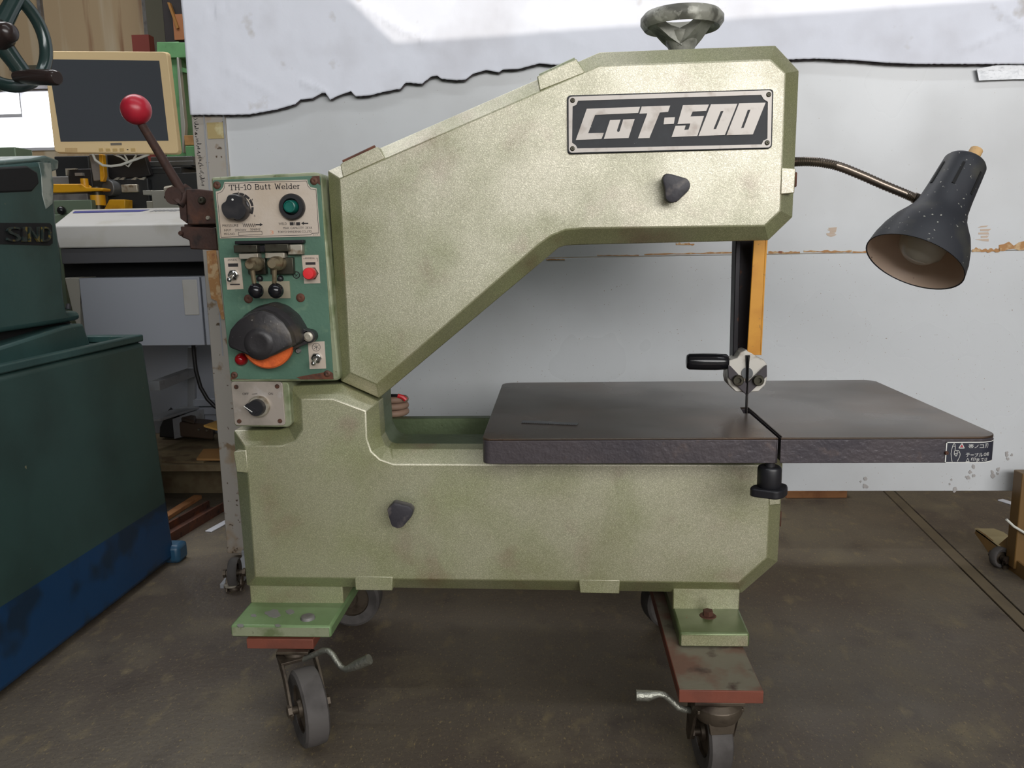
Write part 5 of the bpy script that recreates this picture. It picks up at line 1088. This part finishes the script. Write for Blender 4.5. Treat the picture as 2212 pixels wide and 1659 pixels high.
# bench carrying the clutter
BY0, BY1 = 1.445, 2.3
BX0, BX1 = P(60, 450, BY0).x, P(560, 450, BY0).x
BEN = thing('work_bench', ((BX0+BX1)/2, 1.8, 0), 'low pale green steel bench behind the white machine', 'bench')
m = MB(); m.box((BX0, BY0, BEN_Z-.04), (BX1, BY1, BEN_Z)); m.build('bench_top', PALEGR, BEN, bevel=.003)
for x in (BX0+.03, BX1-.08):
    for y_ in (BY0+.03, BY1-.08): m = MB(); m.box((x, y_, 0), (x+.05, y_+.05, BEN_Z-.04)); m.build('leg', PALEGR, BEN)
def clutter(name, x0, y0, x1, y1, Y, dep, mat, label, cat, rest=True, bev=.002, group=None, parts=()):
    a_, b_ = P(x0, y1, Y), P(x1, y0, Y)
    t_ = thing(name, ((a_.x+b_.x)/2, Y, BEN_Z), label, cat, group)
    m = MB(); m.box((a_.x, Y, a_.z), (b_.x, Y+dep, b_.z)); m.build('body', mat, t_, bevel=bev)
    return t_
# stack of bars on the right of the bench, each one resting on the next
bars = [(316, 436, 394, 434, ALU, 'wide bare aluminium block lowest of the bar stack', 1.55), (316, 374, 440, 393, DKBAR, 'dark steel bar second from the bottom of the bar stack', 1.60), (318, 362, 392, 374, DKBAR, 'short dark steel bar in the middle of the bar stack', 1.60), (320, 358.5, 414, 362, DKBAR, 'thin dark strip under the grey bar of the stack', 1.62), (320, 348, 418, 358.5, GRBAR, 'grey steel bar below the topmost one of the stack', 1.62), (326, 338, 416, 347.5, GRBAR, 'topmost grey steel bar of the stack', 1.64)]
zprev = BEN_Z
for i, (x0, y0, x1, y1, mt, lb, Y) in enumerate(bars):
    yt, yb = (y0, y1) if y0 < y1 else (y1, y0)
    xa_, xb_ = P(x0, yb, Y).x, P(x1, yb, Y).x; zt_ = P((x0+x1)/2, yt, Y).z
    m = MB(); m.box((xa_, Y, zprev), (xb_, Y+.12, zt_)); tag(m.build('steel_bar', mt, None, bevel=.0015), lb, 'bar', 'bars stacked on the bench'); zprev = zt_
fx = thing('clamp_fixture', (P(360, 430, 1.5).x, 1.5, BEN_Z), 'bare aluminium clamp with a round brass nut in front of the bar stack', 'clamp')
m = MB(); m.box((P(328, 430, 1.5).x, 1.5, BEN_Z), (P(384, 430, 1.5).x, 1.545, P(350, 411, 1.5).z)); m.build('jaw', ALU, fx, bevel=.002)
m = MB(); m.pxbox(309, 411, 330, 421, 1.505, 1.54); m.build('tongue', ALU, fx, bevel=.001)
c_ = P(367, 413, 1.49); m = MB(); m.cyl(c_+V((-.012, 0, .0)), c_+V((.014, 0, .004)), .0165, seg=14); m.build('knurled_nut', STEEL, fx)
c_ = P(358, 426, 1.5); m = MB(); m.lathe([(.0055, 0), (.005, .003)], c_, (0, -1, 0), 14); m.build('screw', DSTEEL, fx)
# black casing with motor
YK = 1.57
bx = thing('black_housing', (P(275, 400, YK).x, YK, BEN_Z), 'black angular machine housing under the monitor cables', 'housing')
m = MB(); m.pxprism([(226, 333), (312, 333), (326, 378), (300, 384), (240, 388), (228, 376)], YK+.005, YK+.027); m.build('hood', BLKBOX, bx, bevel=.004)
m = MB(); m.box((P(232, 430, YK).x, YK+.003, BEN_Z), (P(322, 430, YK).x, YK+.027, P(280, 386, YK).z)); m.build('body', DKBAR, bx, bevel=.003)
c_ = P(241, 407, YK); m = MB(); m.cyl(c_+V((0, -.025, 0)), c_+V((.014, .02, 0)), .027, seg=30); m.build('round_motor', GRBAR, bx, bevel=.003)
m = MB(); m.pxbox(262, 398, 296, 416, YK-.008, YK+.01); m.build('motor_plate', STEEL, bx, bevel=.003)
for x in (244, 256, 282, 300): m = MB(); m.pxprism([(x, 388), (x+9, 383), (x+14, 383), (x+10, 389)], YK-.004, YK+.004); m.build('bright_clip', ALU, bx)
# left end of the bench
t_ = thing('control_box', (P(165, 400, 1.55).x, 1.6, BEN_Z), 'black control box with a small grey label beside the yellow arm', 'box')
m = MB(); m.box((P(145, 400, 1.55).x, 1.56, BEN_Z), (P(197, 400, 1.55).x, 1.72, P(170, 364, 1.55).z)); CBX = m.build('casing', BLKBOX, t_, bevel=.003)
m = MB(); m.pxbox(162, 373, 178, 380, 1.548, 1.561); m.build('label_plate', GREYM, CBX)
m = MB(); m.pxprism([(141, 364), (163, 363), (163, 366), (146, 367), (145, 379), (142, 379)], 1.55, 1.565); m.build('bright_edge', ALU, CBX)
def bench_box(name, x0, y0, x1, y1, Y, dep, mat, lab, cat):
    m = MB(); m.box((P(x0, y1, Y).x, Y, BEN_Z), (P(x1, y1, Y).x, Y+dep, P((x0+x1)/2, y0, Y).z)); return tag(m.build(name, mat, None, bevel=.003), lab, cat)
bench_box('machine_slide', 112, 418, 190, 432, 1.49, .06, GREYM, 'grey machined slide under the yellow arm', 'slide')
bench_box('machine_casting', 110, 381, 152, 396, 1.66, .1, GREYM, 'grey casting block left of the black control box', 'casting')
bench_box('machine_casting', 118, 337, 192, 352, 1.80, .18, DKBAR, 'dark tooling casting behind the control box under the monitor corner', 'casting')
bench_box('pale_casting', 118, 432, 200, 462, 1.452, .03, PALEGR, 'pale green casting beam in front of the grey slide', 'casting')
c_ = P(138, 455, 1.45); m = MB(); m.sphere(V((c_.x, 1.437, c_.z)), .014, 16, 10); tag(m.build('ball_knob', BALLB, None), 'small black ball knob on the pale green casting', 'knob')
bench_box('open_book', -40, 318, 34, 336, 1.75, .1, PALEGR, 'pale box on the teal machine top under the window', 'box')

# green rack and tall things farther back
RK = thing('green_rack', (P(378, 340, 2.6).x, 2.6, 0), 'bright green steel frame beyond the monitor', 'frame')
m = MB(); m.box((P(338, 90, 2.6).x, 2.6, 0), (P(386, 90, 2.6).x, 2.75, P(362, 90, 2.6).z)); m.build('post', RACKG, RK, bevel=.004)
m = MB(); m.pxprism([(338, 90), (440, 92), (440, 124), (338, 126)], 2.58, 2.76); m.build('head_beam', RACKG, RK, bevel=.004)
m = MB(); m.pxprism([(381, 124), (385, 124), (400, 270), (397, 330), (394, 330)], 2.57, 2.6); m.build('guide_rail', ALU, RK, bevel=.002)
m = MB(); m.pxprism([(384, 143), (440, 158), (440, 166), (384, 153)], 2.6, 2.64); m.build('brace', RACKG, RK)
m = MB(); m.pxbox(402, 314, 440, 345, 2.5, 2.6); m.build('motor_box', RACKG, RK, bevel=.004)
m = MB(); m.pxbox(399, 292, 420, 314, 2.52, 2.6); m.build('cardboard_guard', CARD, RK, bevel=.002)
DKB = thing('dark_cabinet', (P(410, 300, 3.0).x, 3.1, 0), 'dark cabinet behind the bright green frame', 'cabinet')
m = MB(); m.box((P(366, 200, 3.0).x, 3.0, 0), (P(470, 200, 3.0).x, 3.3, 2.2)); m.build('body', M('near_black_brown', (34, 28, 28), .7), DKB, bevel=.005)
m = MB(); m.pxbox(377, 30, 396, 86, 2.98, 3.0); m.build('orange_panel', M('rust_orange_board', (150, 96, 58), .7), DKB); m = MB(); m.pxprism([(361, 5), (366, 5), (386, 60), (381, 62)], 2.97, 2.99); m.build('diagonal_brace', M('yellow_brown_brace', (140, 96, 40), .6), DKB)
m = MB(); m.box((P(286, 100, 3.4).x, 3.4, 0), (P(323, 100, 3.4).x, 3.46, P(300, 75, 3.4).z)); tag(m.build('red_board', REDBOX, None), 'brick red board standing against the olive pillar', 'board')
